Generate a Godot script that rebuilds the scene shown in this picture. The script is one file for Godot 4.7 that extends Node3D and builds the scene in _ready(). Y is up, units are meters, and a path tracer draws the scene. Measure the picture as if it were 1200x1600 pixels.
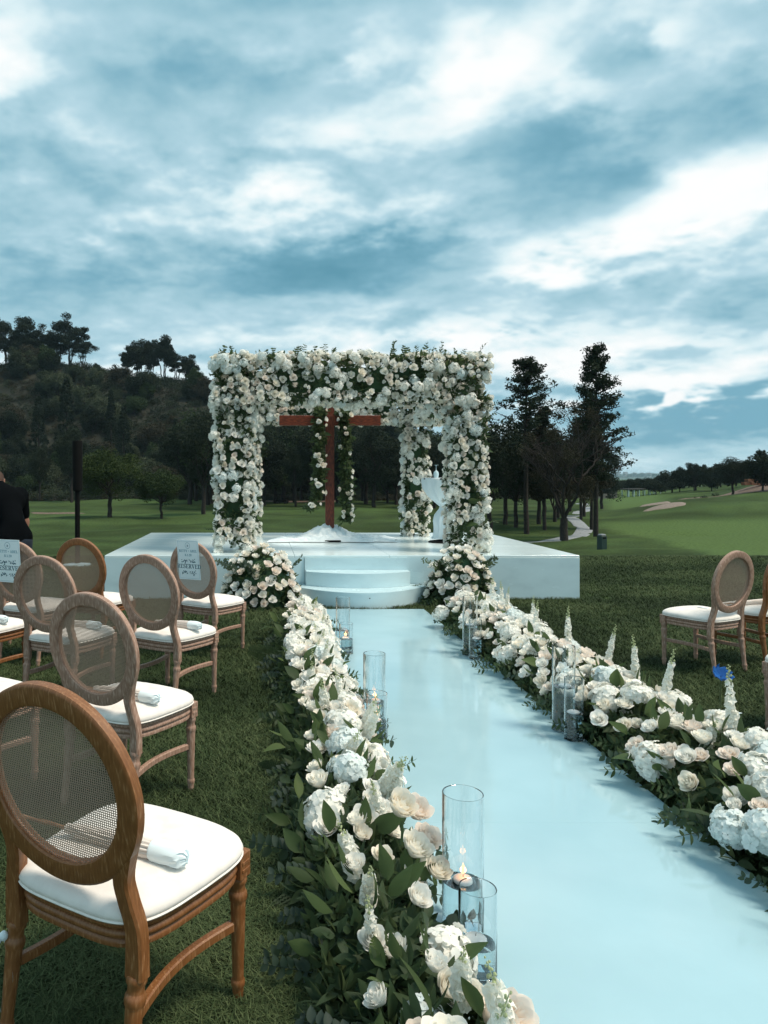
extends Node3D
# A wedding set out on a golf course: aisle, flower borders, stage, floral arch, chairs.
# Distances in metres; the camera stands at x = 0, z = 0 and looks along -z.

const F := 1155.0      # focal length in photo pixels
const PX := 410.0      # where the optical axis meets the photo
const PY := 748.0
const EYE := 1.6

var rng := RandomNumberGenerator.new()
var taken := {}
var mats := {}
var lib := {}
var nz := FastNoiseLite.new()

# ---------------------------------------------------------------- mesh helper
class MB:
	var v := PackedVector3Array()
	var ix := PackedInt32Array()
	func vert(p: Vector3) -> int:
		v.append(p)
		return v.size() - 1
	func tri(a: int, b: int, c: int) -> void:
		ix.append(a); ix.append(b); ix.append(c)
	func quad(a: int, b: int, c: int, d: int) -> void:
		tri(a, b, c); tri(a, c, d)
	# rows of points; wrap closes each row
	func grid(rows: Array, wrap := false, flip := false) -> void:
		var base := v.size()
		var n: int = rows[0].size()
		for r in rows:
			v.append_array(r)
		var m := n if wrap else n - 1
		for i in rows.size() - 1:
			for j in m:
				var a := base + i * n + j
				var b := base + i * n + (j + 1) % n
				var c := b + n
				var d := a + n
				if flip: quad(a, d, c, b)
				else: quad(a, b, c, d)
	func fan(pts: PackedVector3Array, flip := false) -> void:
		var base := v.size()
		v.append_array(pts)
		for i in range(1, pts.size() - 1):
			if flip: tri(base, base + i + 1, base + i)
			else: tri(base, base + i, base + i + 1)
	func tube(path: PackedVector3Array, radii: PackedFloat32Array, sides := 8, capped := true) -> void:
		var rows := []
		var up := Vector3(0.31, 0.2, 0.93)
		for i in path.size():
			var t: Vector3
			if i == 0: t = path[1] - path[0]
			elif i == path.size() - 1: t = path[i] - path[i - 1]
			else: t = path[i + 1] - path[i - 1]
			t = t.normalized()
			var s := t.cross(up)
			if s.length() < 0.05: s = t.cross(Vector3(1, 0, 0))
			s = s.normalized()
			up = s.cross(t).normalized()
			var row := PackedVector3Array()
			for k in sides:
				var a := TAU * k / sides
				row.append(path[i] + (s * cos(a) + up * sin(a)) * radii[i])
			rows.append(row)
		grid(rows, true, true)
		if capped:
			fan(rows[0], false)
			fan(rows[rows.size() - 1], true)
	# a rectangle swept along a path; side = the direction of its width
	func ribbon(path: PackedVector3Array, widths: PackedFloat32Array, thick: float, side: Vector3, bevel := 0.25) -> void:
		var rows := []
		for i in path.size():
			var t: Vector3 = (path[mini(i + 1, path.size() - 1)] - path[maxi(i - 1, 0)]).normalized()
			var s := (side - t * side.dot(t)).normalized()
			var n := t.cross(s).normalized()
			var w := widths[i] / 2
			var h := thick / 2
			var b := minf(w, h) * bevel
			var row := PackedVector3Array()
			for q in [[-w + b, -h], [w - b, -h], [w, -h + b], [w, h - b], [w - b, h], [-w + b, h], [-w, h - b], [-w, -h + b]]:
				row.append(path[i] + s * float(q[0]) + n * float(q[1]))
			rows.append(row)
		grid(rows, true, false)
		fan(rows[0], true)
		fan(rows[rows.size() - 1], false)
	# profile points are (radius, height)
	func lathe(profile: PackedVector2Array, segs := 24, at := Vector3.ZERO, flutes := 0, depth := 0.0) -> void:
		var rows := []
		for p in profile:
			var row := PackedVector3Array()
			for k in segs:
				var a := TAU * k / segs
				var r := p.x * (1.0 - depth * (0.5 + 0.5 * cos(a * flutes))) if flutes else p.x
				row.append(at + Vector3(cos(a) * r, p.y, sin(a) * r))
			rows.append(row)
		grid(rows, true, false)
	func box(lo: Vector3, hi: Vector3, b := 0.0) -> void:
		if b <= 0.0:
			b = minf(minf(hi.x - lo.x, hi.y - lo.y), hi.z - lo.z) * 0.06
		# chamfered box: four rings
		var rows := []
		for q in [[lo.y, b], [lo.y + b, 0.0], [hi.y - b, 0.0], [hi.y, b]]:
			var i: float = q[1]
			var y: float = q[0]
			rows.append(PackedVector3Array([
				Vector3(lo.x + i + b * 0.7, y, lo.z + i), Vector3(hi.x - i - b * 0.7, y, lo.z + i), Vector3(hi.x - i, y, lo.z + i + b * 0.7), Vector3(hi.x - i, y, hi.z - i - b * 0.7),
				Vector3(hi.x - i - b * 0.7, y, hi.z - i), Vector3(lo.x + i + b * 0.7, y, hi.z - i), Vector3(lo.x + i, y, hi.z - i - b * 0.7), Vector3(lo.x + i, y, lo.z + i + b * 0.7)]))
		grid(rows, true, false)
		fan(rows[0], true)
		fan(rows[3], false)
	func put(o: MB, t: Transform3D) -> void:
		var base := v.size()
		v.append_array(t * o.v)
		for i in o.ix:
			ix.append(base + i)
	func mesh(smooth := true, crease := 0.0) -> ArrayMesh:
		var st := SurfaceTool.new()
		st.begin(Mesh.PRIMITIVE_TRIANGLES)
		var m := ArrayMesh.new()
		var arr := []
		arr.resize(Mesh.ARRAY_MAX)
		if not smooth:
			arr[Mesh.ARRAY_VERTEX] = v
			arr[Mesh.ARRAY_INDEX] = ix
			m.add_surface_from_arrays(Mesh.PRIMITIVE_TRIANGLES, arr)
			return m
		if crease <= 0.0:
			var nn := PackedVector3Array()
			nn.resize(v.size())
			for i in range(0, ix.size(), 3):
				var a := ix[i]
				var b := ix[i + 1]
				var c := ix[i + 2]
				var f := (v[c] - v[a]).cross(v[b] - v[a])
				nn[a] += f
				nn[b] += f
				nn[c] += f
			for i in nn.size():
				nn[i] = nn[i].normalized()
			arr[Mesh.ARRAY_VERTEX] = v
			arr[Mesh.ARRAY_NORMAL] = nn
			arr[Mesh.ARRAY_INDEX] = ix
			m.add_surface_from_arrays(Mesh.PRIMITIVE_TRIANGLES, arr)
			return m
		# smooth only across edges flatter than the crease angle
		var at := {}
		var fn := PackedVector3Array()
		var un := PackedVector3Array()
		for i in range(0, ix.size(), 3):
			var f := (v[ix[i + 2]] - v[ix[i]]).cross(v[ix[i + 1]] - v[ix[i]])
			fn.append(f)
			un.append(f.normalized())
			for k in 3:
				var key := Vector3i((v[ix[i + k]] * 20000.0).round())
				if not at.has(key): at[key] = PackedInt32Array()
				at[key].append(i / 3)
		var pv := PackedVector3Array()
		var pn := PackedVector3Array()
		var lim := cos(deg_to_rad(crease))
		for i in range(0, ix.size(), 3):
			for k in 3:
				var p := v[ix[i + k]]
				var key := Vector3i((p * 20000.0).round())
				var n := Vector3.ZERO
				for t in at[key]:
					if un[t].dot(un[i / 3]) > lim: n += fn[t]
				pv.append(p)
				pn.append(n.normalized())
		arr[Mesh.ARRAY_VERTEX] = pv
		arr[Mesh.ARRAY_NORMAL] = pn
		m.add_surface_from_arrays(Mesh.PRIMITIVE_TRIANGLES, arr)
		return m

# ---------------------------------------------------------------- naming
func numbered(called: String) -> String:
	var k: int = taken.get(called, 0)
	taken[called] = k + 1
	return called if k == 0 else "%s_%03d" % [called, k]

func tag(o: Node3D, label := "", category := "", group := "", kind := "") -> Node3D:
	if label: o.set_meta("label", label)
	if category: o.set_meta("category", category)
	if group: o.set_meta("group", group)
	if kind: o.set_meta("kind", kind)
	return o

func thing(called: String, label: String, category: String, at := Vector3.ZERO, turn := 0.0, group := "") -> Node3D:
	var o := Node3D.new()
	o.name = numbered(called)
	o.position = at
	o.rotation.y = turn
	add_child(o)
	tag(o, label, category, group)
	return o

func part(called: String, m: Mesh, mat: Material, parent: Node3D, t := Transform3D(), label := "") -> MeshInstance3D:
	var o := MeshInstance3D.new()
	o.name = called
	o.mesh = m
	o.material_override = mat
	o.transform = t
	parent.add_child(o, true)
	if label: o.set_meta("label", label)
	return o

func solo(called: String, m: Mesh, mat: Material, label: String, category: String, t := Transform3D(), group := "", kind := "") -> MeshInstance3D:
	var o := MeshInstance3D.new()
	o.name = numbered(called)
	o.mesh = m
	o.material_override = mat
	o.transform = t
	add_child(o)
	tag(o, label, category, group, kind)
	return o

func scatter(called: String, m: Mesh, mat: Material, where: Array, parent: Node3D = null, label := "", category := "") -> MultiMeshInstance3D:
	var mm := MultiMesh.new()
	mm.transform_format = MultiMesh.TRANSFORM_3D
	mm.mesh = m
	mm.instance_count = where.size()
	for i in where.size():
		mm.set_instance_transform(i, where[i])
	var o := MultiMeshInstance3D.new()
	o.name = called if parent else numbered(called)
	o.multimesh = mm
	o.material_override = mat
	o.set_meta("kind", "stuff")
	if parent: parent.add_child(o, true)
	else:
		add_child(o)
		tag(o, label, category)
	return o

# where a photo pixel lies at a given depth (used to read layout off the photograph)
func at(px: float, py: float, d: float) -> Vector3:
	return Vector3((px - PX) * d / F, EYE - (py - PY) * d / F, -d)
func ground_at(px: float, d: float) -> Vector3:
	var x := (px - PX) * d / F
	return Vector3(x, height(x, -d), -d)

func turned(dir: Vector3, roll: float, scale := 1.0, org := Vector3.ZERO) -> Transform3D:
	# +y of the mesh along dir, rolled about it
	var y := dir.normalized()
	var x := y.cross(Vector3(0.13, 0.21, 0.97)).normalized()
	var b := Basis(x, y, x.cross(y))
	return Transform3D(b * Basis(Vector3.UP, roll) * Basis.from_scale(Vector3.ONE * scale), org)

# ---------------------------------------------------------------- materials
func sgl(r: float, g: float, b: float) -> Color:
	return Color(r, g, b).linear_to_srgb()      # given as a linear base colour

func noise_tex(seed_: int, freq: float, ramp: Array, size := 512, type := FastNoiseLite.TYPE_SIMPLEX_SMOOTH, octaves := 5) -> NoiseTexture2D:
	var n := FastNoiseLite.new()
	n.seed = seed_
	n.frequency = freq
	n.noise_type = type
	n.fractal_octaves = octaves
	var t := NoiseTexture2D.new()
	t.width = size
	t.height = size
	t.seamless = true
	t.noise = n
	var g := Gradient.new()
	var offs := PackedFloat32Array()
	var cols := PackedColorArray()
	for q in ramp:
		offs.append(float(q[0]))
		cols.append(q[1])
	g.offsets = offs
	g.colors = cols
	t.color_ramp = g
	return t

func bump_tex(seed_: int, freq: float, size := 512, octaves := 4) -> NoiseTexture2D:
	return noise_tex(seed_, freq, [[0.0, Color.BLACK], [1.0, Color.WHITE]], size, FastNoiseLite.TYPE_SIMPLEX_SMOOTH, octaves)

func plain(key: String, c: Color, rough := 0.7, spec := 0.5) -> StandardMaterial3D:
	if mats.has(key): return mats[key]
	var m := StandardMaterial3D.new()
	m.resource_name = key
	m.albedo_color = c
	m.roughness = rough
	m.metallic_specular = spec
	mats[key] = m
	return m

func tri_mat(key: String, tex: Texture2D, scale: Vector3, rough := 0.7, world := false) -> StandardMaterial3D:
	var m := plain(key, Color.WHITE, rough)
	m.albedo_texture = tex
	m.uv1_triplanar = true
	m.uv1_world_triplanar = world
	m.uv1_scale = scale
	return m

func relief(m: StandardMaterial3D, tex: Texture2D, cm: float) -> StandardMaterial3D:
	m.heightmap_enabled = true
	m.heightmap_texture = tex
	m.heightmap_scale = cm
	return m

func make_materials() -> void:
	var m: StandardMaterial3D
	# wood
	var grain_pale := noise_tex(3, 0.012, [[0.0, sgl(0.22, 0.122, 0.082)], [0.4, sgl(0.32, 0.19, 0.135)], [0.6, sgl(0.41, 0.26, 0.195)], [0.85, sgl(0.56, 0.41, 0.33)]])
	m = tri_mat("limed_wood", grain_pale, Vector3(17.0, 2.6, 17.0), 0.55)
	relief(m, bump_tex(5, 0.03), 0.05)
	var grain_honey := noise_tex(8, 0.012, [[0.0, sgl(0.16, 0.060, 0.018)], [0.45, sgl(0.21, 0.083, 0.027)], [0.7, sgl(0.25, 0.105, 0.036)], [0.92, sgl(0.42, 0.23, 0.12)]])
	m = tri_mat("honey_wood", grain_honey, Vector3(19.0, 2.6, 19.0), 0.42)
	relief(m, bump_tex(5, 0.03), 0.05)
	var grain_red := noise_tex(18, 0.02, [[0.0, sgl(0.04, 0.008, 0.003)], [0.5, sgl(0.15, 0.025, 0.008)], [0.8, sgl(0.25, 0.05, 0.015)]])
	m = tri_mat("red_wood", grain_red, Vector3(5.0, 0.9, 5.0), 0.5)
	m = plain("cane", sgl(0.43, 0.32, 0.245), 0.7)
	m = plain("linen", sgl(0.84, 0.79, 0.74), 0.9)
	m.albedo_texture = noise_tex(21, 0.02, [[0.0, sgl(0.82, 0.82, 0.82)], [0.6, Color.WHITE], [1.0, Color.WHITE]], 256)
	m.uv1_triplanar = true
	m.uv1_scale = Vector3(2, 2, 2)
	relief(m, bump_tex(22, 0.2, 256), 0.02)
	# stage, runner
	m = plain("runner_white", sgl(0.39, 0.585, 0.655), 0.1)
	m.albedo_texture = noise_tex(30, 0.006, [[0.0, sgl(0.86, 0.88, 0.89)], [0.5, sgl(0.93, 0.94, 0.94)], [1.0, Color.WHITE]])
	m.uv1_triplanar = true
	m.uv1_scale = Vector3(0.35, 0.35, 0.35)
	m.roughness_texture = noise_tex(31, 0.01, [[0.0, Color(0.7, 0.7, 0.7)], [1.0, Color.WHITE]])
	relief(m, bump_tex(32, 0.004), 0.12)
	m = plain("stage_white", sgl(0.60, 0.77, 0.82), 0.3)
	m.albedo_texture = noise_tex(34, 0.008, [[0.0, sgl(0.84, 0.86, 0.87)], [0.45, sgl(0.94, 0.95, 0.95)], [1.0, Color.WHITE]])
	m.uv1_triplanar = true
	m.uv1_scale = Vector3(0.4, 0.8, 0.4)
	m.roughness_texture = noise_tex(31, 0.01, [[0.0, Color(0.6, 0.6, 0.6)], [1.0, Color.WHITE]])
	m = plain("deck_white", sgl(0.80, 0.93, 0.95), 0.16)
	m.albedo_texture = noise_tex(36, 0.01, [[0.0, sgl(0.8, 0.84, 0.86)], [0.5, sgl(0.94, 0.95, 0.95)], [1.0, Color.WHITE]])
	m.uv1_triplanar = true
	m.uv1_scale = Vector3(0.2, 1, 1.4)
	m = plain("cloth_white", sgl(0.74, 0.83, 0.87), 0.85)
	relief(m, bump_tex(38, 0.15, 256), 0.02)
	# flowers
	for q in [["rose_cream", 0.93, 0.86, 0.75], ["rose_ivory", 0.94, 0.90, 0.82], ["rose_white", 0.94, 0.92, 0.88], ["rose_blush", 0.92, 0.81, 0.73], ["hydrangea_white", 0.93, 0.92, 0.87], ["hydrangea_pale", 0.80, 0.87, 0.87], ["bloom_white", 0.93, 0.91, 0.84], ["bud_green", 0.46, 0.52, 0.26]]:
		m = plain(q[0], sgl(q[1], q[2], q[3]), 0.75, 0.35)
		m.backlight_enabled = true
		m.backlight = sgl(0.62, 0.62, 0.58)
	# leaves
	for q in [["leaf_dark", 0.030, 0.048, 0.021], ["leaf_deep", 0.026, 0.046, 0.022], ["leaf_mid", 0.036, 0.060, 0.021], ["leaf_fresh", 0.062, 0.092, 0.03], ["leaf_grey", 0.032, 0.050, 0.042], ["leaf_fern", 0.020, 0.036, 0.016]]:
		m = plain(q[0], sgl(q[1], q[2], q[3]), 0.6, 0.3)
		m.backlight_enabled = true
		m.backlight = sgl(0.1, 0.14, 0.06)
	plain("stem_green", sgl(0.06, 0.085, 0.03), 0.6)
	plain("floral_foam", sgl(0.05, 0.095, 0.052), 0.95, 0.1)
	# trees
	for q in [["crown_oak", 0.034, 0.054, 0.019], ["crown_pine", 0.021, 0.032, 0.017], ["crown_gum", 0.038, 0.050, 0.026], ["crown_grey", 0.066, 0.080, 0.044], ["crown_dry", 0.042, 0.038, 0.022], ["crown_round", 0.040, 0.060, 0.017], ["crown_black", 0.020, 0.029, 0.016]]:
		m = plain(q[0], sgl(q[1], q[2], q[3]), 0.7, 0.25)
	var bark := noise_tex(41, 0.03, [[0.0, sgl(0.008, 0.006, 0.005)], [0.5, sgl(0.020, 0.015, 0.012)], [0.9, sgl(0.05, 0.038, 0.03)]], 256)
	m = tri_mat("bark", bark, Vector3(1.5, 0.4, 1.5), 0.9)
	var bark2 := noise_tex(42, 0.03, [[0.0, sgl(0.05, 0.04, 0.032)], [0.9, sgl(0.2, 0.16, 0.13)]], 256)
	m = tri_mat("bark_pale", bark2, Vector3(1.0, 0.3, 1.0), 0.9)
	plain("black_metal", sgl(0.005, 0.005, 0.005), 0.7, 0.25)
	plain("black_shirt", sgl(0.004, 0.005, 0.006), 1.0, 0.1)
	plain("skin", sgl(0.26, 0.12, 0.075), 0.55)
	plain("denim", sgl(0.010, 0.018, 0.032), 0.95)
	plain("paper", sgl(0.80, 0.91, 0.95), 0.8)
	plain("ink", sgl(0.03, 0.13, 0.18), 0.8)
	plain("wax", sgl(0.80, 0.85, 0.86), 0.5)
	plain("wick", sgl(0.02, 0.02, 0.02), 0.9)
	m = plain("flame_glow", sgl(1.0, 0.5, 0.2), 1.0)
	m.emission_enabled = true
	m.emission = sgl(1.0, 0.42, 0.16)
	m.emission_energy_multiplier = 1.6
	m = plain("glass", Color(0.93, 0.98, 1.0, 0.015), 0.02)
	m.transparency = BaseMaterial3D.TRANSPARENCY_ALPHA
	m = plain("thick_glass", Color(0.985, 0.995, 1.0, 0.0), 0.01)
	m.refraction_enabled = true
	m.refraction_scale = 0.05
	m = plain("water", Color(0.93, 0.98, 0.99, 0.0), 0.01)
	m.refraction_enabled = true
	m.refraction_scale = 0.033

# ---------------------------------------------------------------- sky
var sky_a := FastNoiseLite.new()
var sky_b := FastNoiseLite.new()
var sky_c := FastNoiseLite.new()
var bright_spots := []

func setup_sky_noise() -> void:
	for q in [[sky_a, 11, 0.55, 5], [sky_b, 27, 1.6, 5], [sky_c, 43, 0.9, 4]]:
		var n: FastNoiseLite = q[0]
		n.seed = q[1]
		n.frequency = q[2]
		n.fractal_octaves = q[3]
		n.fractal_gain = 0.55
		n.noise_type = FastNoiseLite.TYPE_SIMPLEX_SMOOTH
	# cloud masses: where (on the plane one metre ahead, x right, y up), half sizes, slope, how much brighter or darker
	bright_spots = [
		[-0.33, 0.58, 0.07, 0.07, 0.0, 0.30], [0.14, 0.43, 0.16, 0.075, -0.1, 0.36], [0.38, 0.60, 0.13, 0.06, 0.2, 0.34], [0.30, 0.53, 0.07, 0.06, 0.5, 0.26],
		[0.65, 0.405, 0.12, 0.045, 0.25, 0.60], [0.50, 0.33, 0.15, 0.022, 0.2, 0.40], [0.31, 0.22, 0.11, 0.024, 0.0, 0.42], [0.45, 0.16, 0.19, 0.035, 0.1, 0.45],
		[0.58, 0.125, 0.17, 0.022, 0.12, 0.45], [0.15, 0.57, 0.04, 0.045, 0.0, 0.2], [0.69, 0.185, 0.1, 0.016, 0.1, 0.5], [0.02, 0.50, 0.08, 0.05, 0.0, 0.12], [0.1, 0.12, 0.2, 0.02, 0.0, 0.16], [-0.15, 0.15, 0.15, 0.02, 0.0, 0.1],
		[0.08, 0.285, 0.14, 0.035, 0.08, -0.60], [0.21, 0.315, 0.11, 0.028, 0.1, -0.28], [0.39, 0.435, 0.105, 0.04, 0.1, -0.60], [0.47, 0.57, 0.04, 0.028, 0.1, -0.42],
		[0.63, 0.495, 0.11, 0.062, 0.15, -0.55], [0.45, 0.385, 0.11, 0.024, 0.16, -0.48], [-0.1, 0.53, 0.13, 0.05, 0.0, -0.20], [0.07, 0.52, 0.08, 0.035, 0.0, -0.22],
		[-0.32, 0.40, 0.1, 0.06, 0.0, -0.18], [-0.28, 0.275, 0.14, 0.04, 0.05, -0.26], [0.60, 0.178, 0.11, 0.017, 0.1, -0.55], [0.62, 0.09, 0.15, 0.026, 0.04, -0.62],
		[-0.15, 0.23, 0.2, 0.03, 0.0, -0.14], [0.0, 0.64, 0.4, 0.02, 0.0, -0.22], [0.45, 0.25, 0.12, 0.02, 0.2, -0.22], [0.72, 0.63, 0.12, 0.03, 0.1, -0.25]]

func sky_value(x: float, y: float, z: float) -> float:
	# clouds on a layer overhead, flattened towards the horizon
	var h := maxf(y, 0.0) + 0.20
	var px := x / h
	var pz := z / h
	var w := sky_c.get_noise_2d(px * 0.9, pz * 0.9)
	var w2 := sky_c.get_noise_2d(pz * 0.9 + 31.0, px * 0.9 - 17.0)
	var n := sky_a.get_noise_2d(px * 0.75 + w * 0.25, pz + w2 * 0.25)
	var n2 := sky_b.get_noise_2d(px * 1.1 + w2 * 0.22, pz * 1.4 + w * 0.22)
	var t := 0.605 + n * 0.30 + n2 * 0.32
	var n3 := sky_b.get_noise_2d(px * 3.6 + 9.0, pz * 3.9)
	t += n3 * 0.16
	t += (absf(sky_b.get_noise_2d(px * 2.1 + 70.0, pz * 2.3)) - 0.22) * 0.24
	if z < -0.3:
		var tx := x / -z
		var ty := y / -z
		tx += w * 0.05 + n2 * 0.045 + n3 * 0.034
		ty += w2 * 0.03 + n2 * 0.03 + n3 * 0.026
		var add := 0.0
		for q in bright_spots:
			var ax: float = tx - q[0]
			var ay: float = ty - q[1] - ax * float(q[4])
			ax /= float(q[2])
			ay /= float(q[3])
			var d := ax * ax + ay * ay
			if d < 6.0: add += float(q[5]) * exp(-d * (0.35 + 0.35 * minf(d, 3.0)))
		add *= 1.0 + n2 * 1.1
		t += add * 0.78
		# the two small bright puffs low on the right
		for q in [[0.556, 0.109, 0.017, 0.0085], [0.693, 0.121, 0.04, 0.011]]:
			var bx: float = (x / -z - float(q[0]) + n2 * 0.012) / float(q[2])
			var by: float = (y / -z - float(q[1]) + w * 0.006 - bx * 0.004) / float(q[3])
			t = lerpf(t, 1.05, clampf((1.25 - bx * bx - by * by + n2 * 1.4) * 1.4, 0.0, 1.0))
	return 0.5 + 0.56 * tanh((t - 0.5) * 2.0)

func sky_color(t: float, y: float) -> Color:
	var stops := [[0.0, 0.37, 0.585, 0.665], [0.2, 0.475, 0.67, 0.745], [0.42, 0.61, 0.765, 0.82], [0.6, 0.69, 0.82, 0.87], [0.78, 0.85, 0.925, 0.945], [0.95, 0.97, 0.98, 0.98], [1.0, 0.98, 0.985, 0.985]]
	t = clampf(t, 0.0, 0.999)
	var c := Color.WHITE
	for i in stops.size() - 1:
		if t <= float(stops[i + 1][0]):
			var f: float = (t - float(stops[i][0])) / (float(stops[i + 1][0]) - float(stops[i][0]))
			c = Color(lerpf(stops[i][1], stops[i + 1][1], f), lerpf(stops[i][2], stops[i + 1][2], f), lerpf(stops[i][3], stops[i + 1][3], f))
			break
	# pale air along the horizon
	return c.lerp(Color(0.82, 0.93, 0.955), clampf(1.0 - y / 0.05, 0.0, 1.0) * 0.75)

func sky_image() -> Image:
	setup_sky_noise()
	var cw := 1024
	var ch := 512
	var data := PackedByteArray()
	data.resize(cw * ch * 4)
	data.fill(255)
	var below := Color(0.55, 0.66, 0.68)
	for j in ch:
		var el := PI / 2 - (j + 0.5) / ch * PI
		var y := sin(el)
		for i in cw:
			var c := below
			if el > -0.02:
				var az := ((i + 0.5) / cw - 0.5) * TAU + PI / 2
				c = sky_color(sky_value(sin(az) * cos(el), y, -cos(az) * cos(el)), y)
			var o := (j * cw + i) * 4
			data[o] = int(c.r * 255.0)
			data[o + 1] = int(c.g * 255.0)
			data[o + 2] = int(c.b * 255.0)
	var im := Image.create_from_data(cw, ch, false, Image.FORMAT_RGBA8, data)
	im.resize(4096, 2048, Image.INTERPOLATE_CUBIC)
	# the same clouds, finer, over the half of the horizon ahead
	var w := 900
	var h := 460
	var i0 := 2048 - 1024 - 330
	var j0 := 1024 - h
	var fine := PackedByteArray()
	fine.resize(w * h * 4)
	fine.fill(255)
	for j in h:
		var el := PI / 2 - (j0 + j + 0.5) / 2048.0 * PI
		var y := sin(el)
		for i in w:
			var az := ((i0 + i + 0.5) / 4096.0 - 0.5) * TAU + PI / 2
			var c := sky_color(sky_value(sin(az) * cos(el), y, -cos(az) * cos(el)), y)
			var o := (j * w + i) * 4
			fine[o] = int(c.r * 255.0)
			fine[o + 1] = int(c.g * 255.0)
			fine[o + 2] = int(c.b * 255.0)
	im.blit_rect(Image.create_from_data(w, h, false, Image.FORMAT_RGBA8, fine), Rect2i(0, 0, w, h), Vector2i(i0, j0))
	return im

func camera_and_light() -> void:
	var cam := Camera3D.new()
	cam.name = "camera"
	cam.projection = Camera3D.PROJECTION_FRUSTUM
	cam.near = 0.05
	cam.far = 9000.0
	cam.size = 1600.0 / F * cam.near
	cam.frustum_offset = Vector2((600.0 - PX) / F, (PY - 800.0) / F) * cam.near
	cam.position = Vector3(0, EYE, 0)
	cam.current = true
	add_child(cam)
	var env := Environment.new()
	env.background_mode = Environment.BG_SKY
	env.tonemap_mode = Environment.TONE_MAPPER_LINEAR
	env.tonemap_exposure = 2.3
	env.background_energy_multiplier = 0.465
	env.fog_enabled = true
	env.fog_density = 0.0001
	env.fog_light_color = Color(0.72, 0.86, 0.92)
	env.sdfgi_enabled = true
	env.ssao_enabled = true
	env.ssil_enabled = true
	var pan := PanoramaSkyMaterial.new()
	pan.panorama = ImageTexture.create_from_image(sky_image())
	var sky := Sky.new()
	sky.sky_material = pan
	env.sky = sky
	env.sky_rotation = Vector3(0, PI / 2, 0)
	var we := WorldEnvironment.new()
	we.name = "world_environment"
	we.environment = env
	add_child(we)
	var sun := DirectionalLight3D.new()
	sun.name = "sun"
	sun.light_energy = 0.5
	sun.light_color = Color(1.0, 0.94, 0.86)
	sun.light_angular_distance = 18.0
	sun.shadow_enabled = true
	sun.rotation_degrees = Vector3(-60, 70, 0)
	add_child(sun)

# ---------------------------------------------------------------- ground
func step(a: float, b: float, x: float) -> float:
	var t := clampf((x - a) / (b - a), 0.0, 1.0)
	return t * t * (3.0 - 2.0 * t)

func height(x: float, z: float) -> float:
	var d := maxf(-z, 0.0)
	var keys := [[0.0, 0.0], [15.0, 0.0], [20.0, -0.5], [30.0, -1.65], [46.0, -2.95], [60.0, -3.1], [9000.0, -3.1]]
	var r := d
	if x < -6.0: r = maxf(d, 0.0)
	var h := 0.0
	for i in keys.size() - 1:
		if r <= float(keys[i + 1][0]):
			h = lerpf(keys[i][1], keys[i + 1][1], (r - float(keys[i][0])) / (float(keys[i + 1][0]) - float(keys[i][0])))
			break
	if d > 22.0:
		var k := clampf((d - 22.0) / 25.0, 0.0, 1.0)
		h += nz.get_noise_2d(x * 1.4, z * 2.2) * 0.55 * k
		h += nz.get_noise_2d(x * 4.0 + 80.0, z * 6.0) * 0.14 * k
		var u := x / d
		var bank := step(0.455, 0.60, u) * step(68.0, 97.0, d)
		h += bank * 1.75
		h -= 0.75 * exp(-pow((x - 37.5) / 4.2, 2.0) - pow((d - 66.0) / 1.6, 2.0))
		h += step(0.60, 0.70, u) * step(96.0, 128.0, d) * 2.6
	return h

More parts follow.
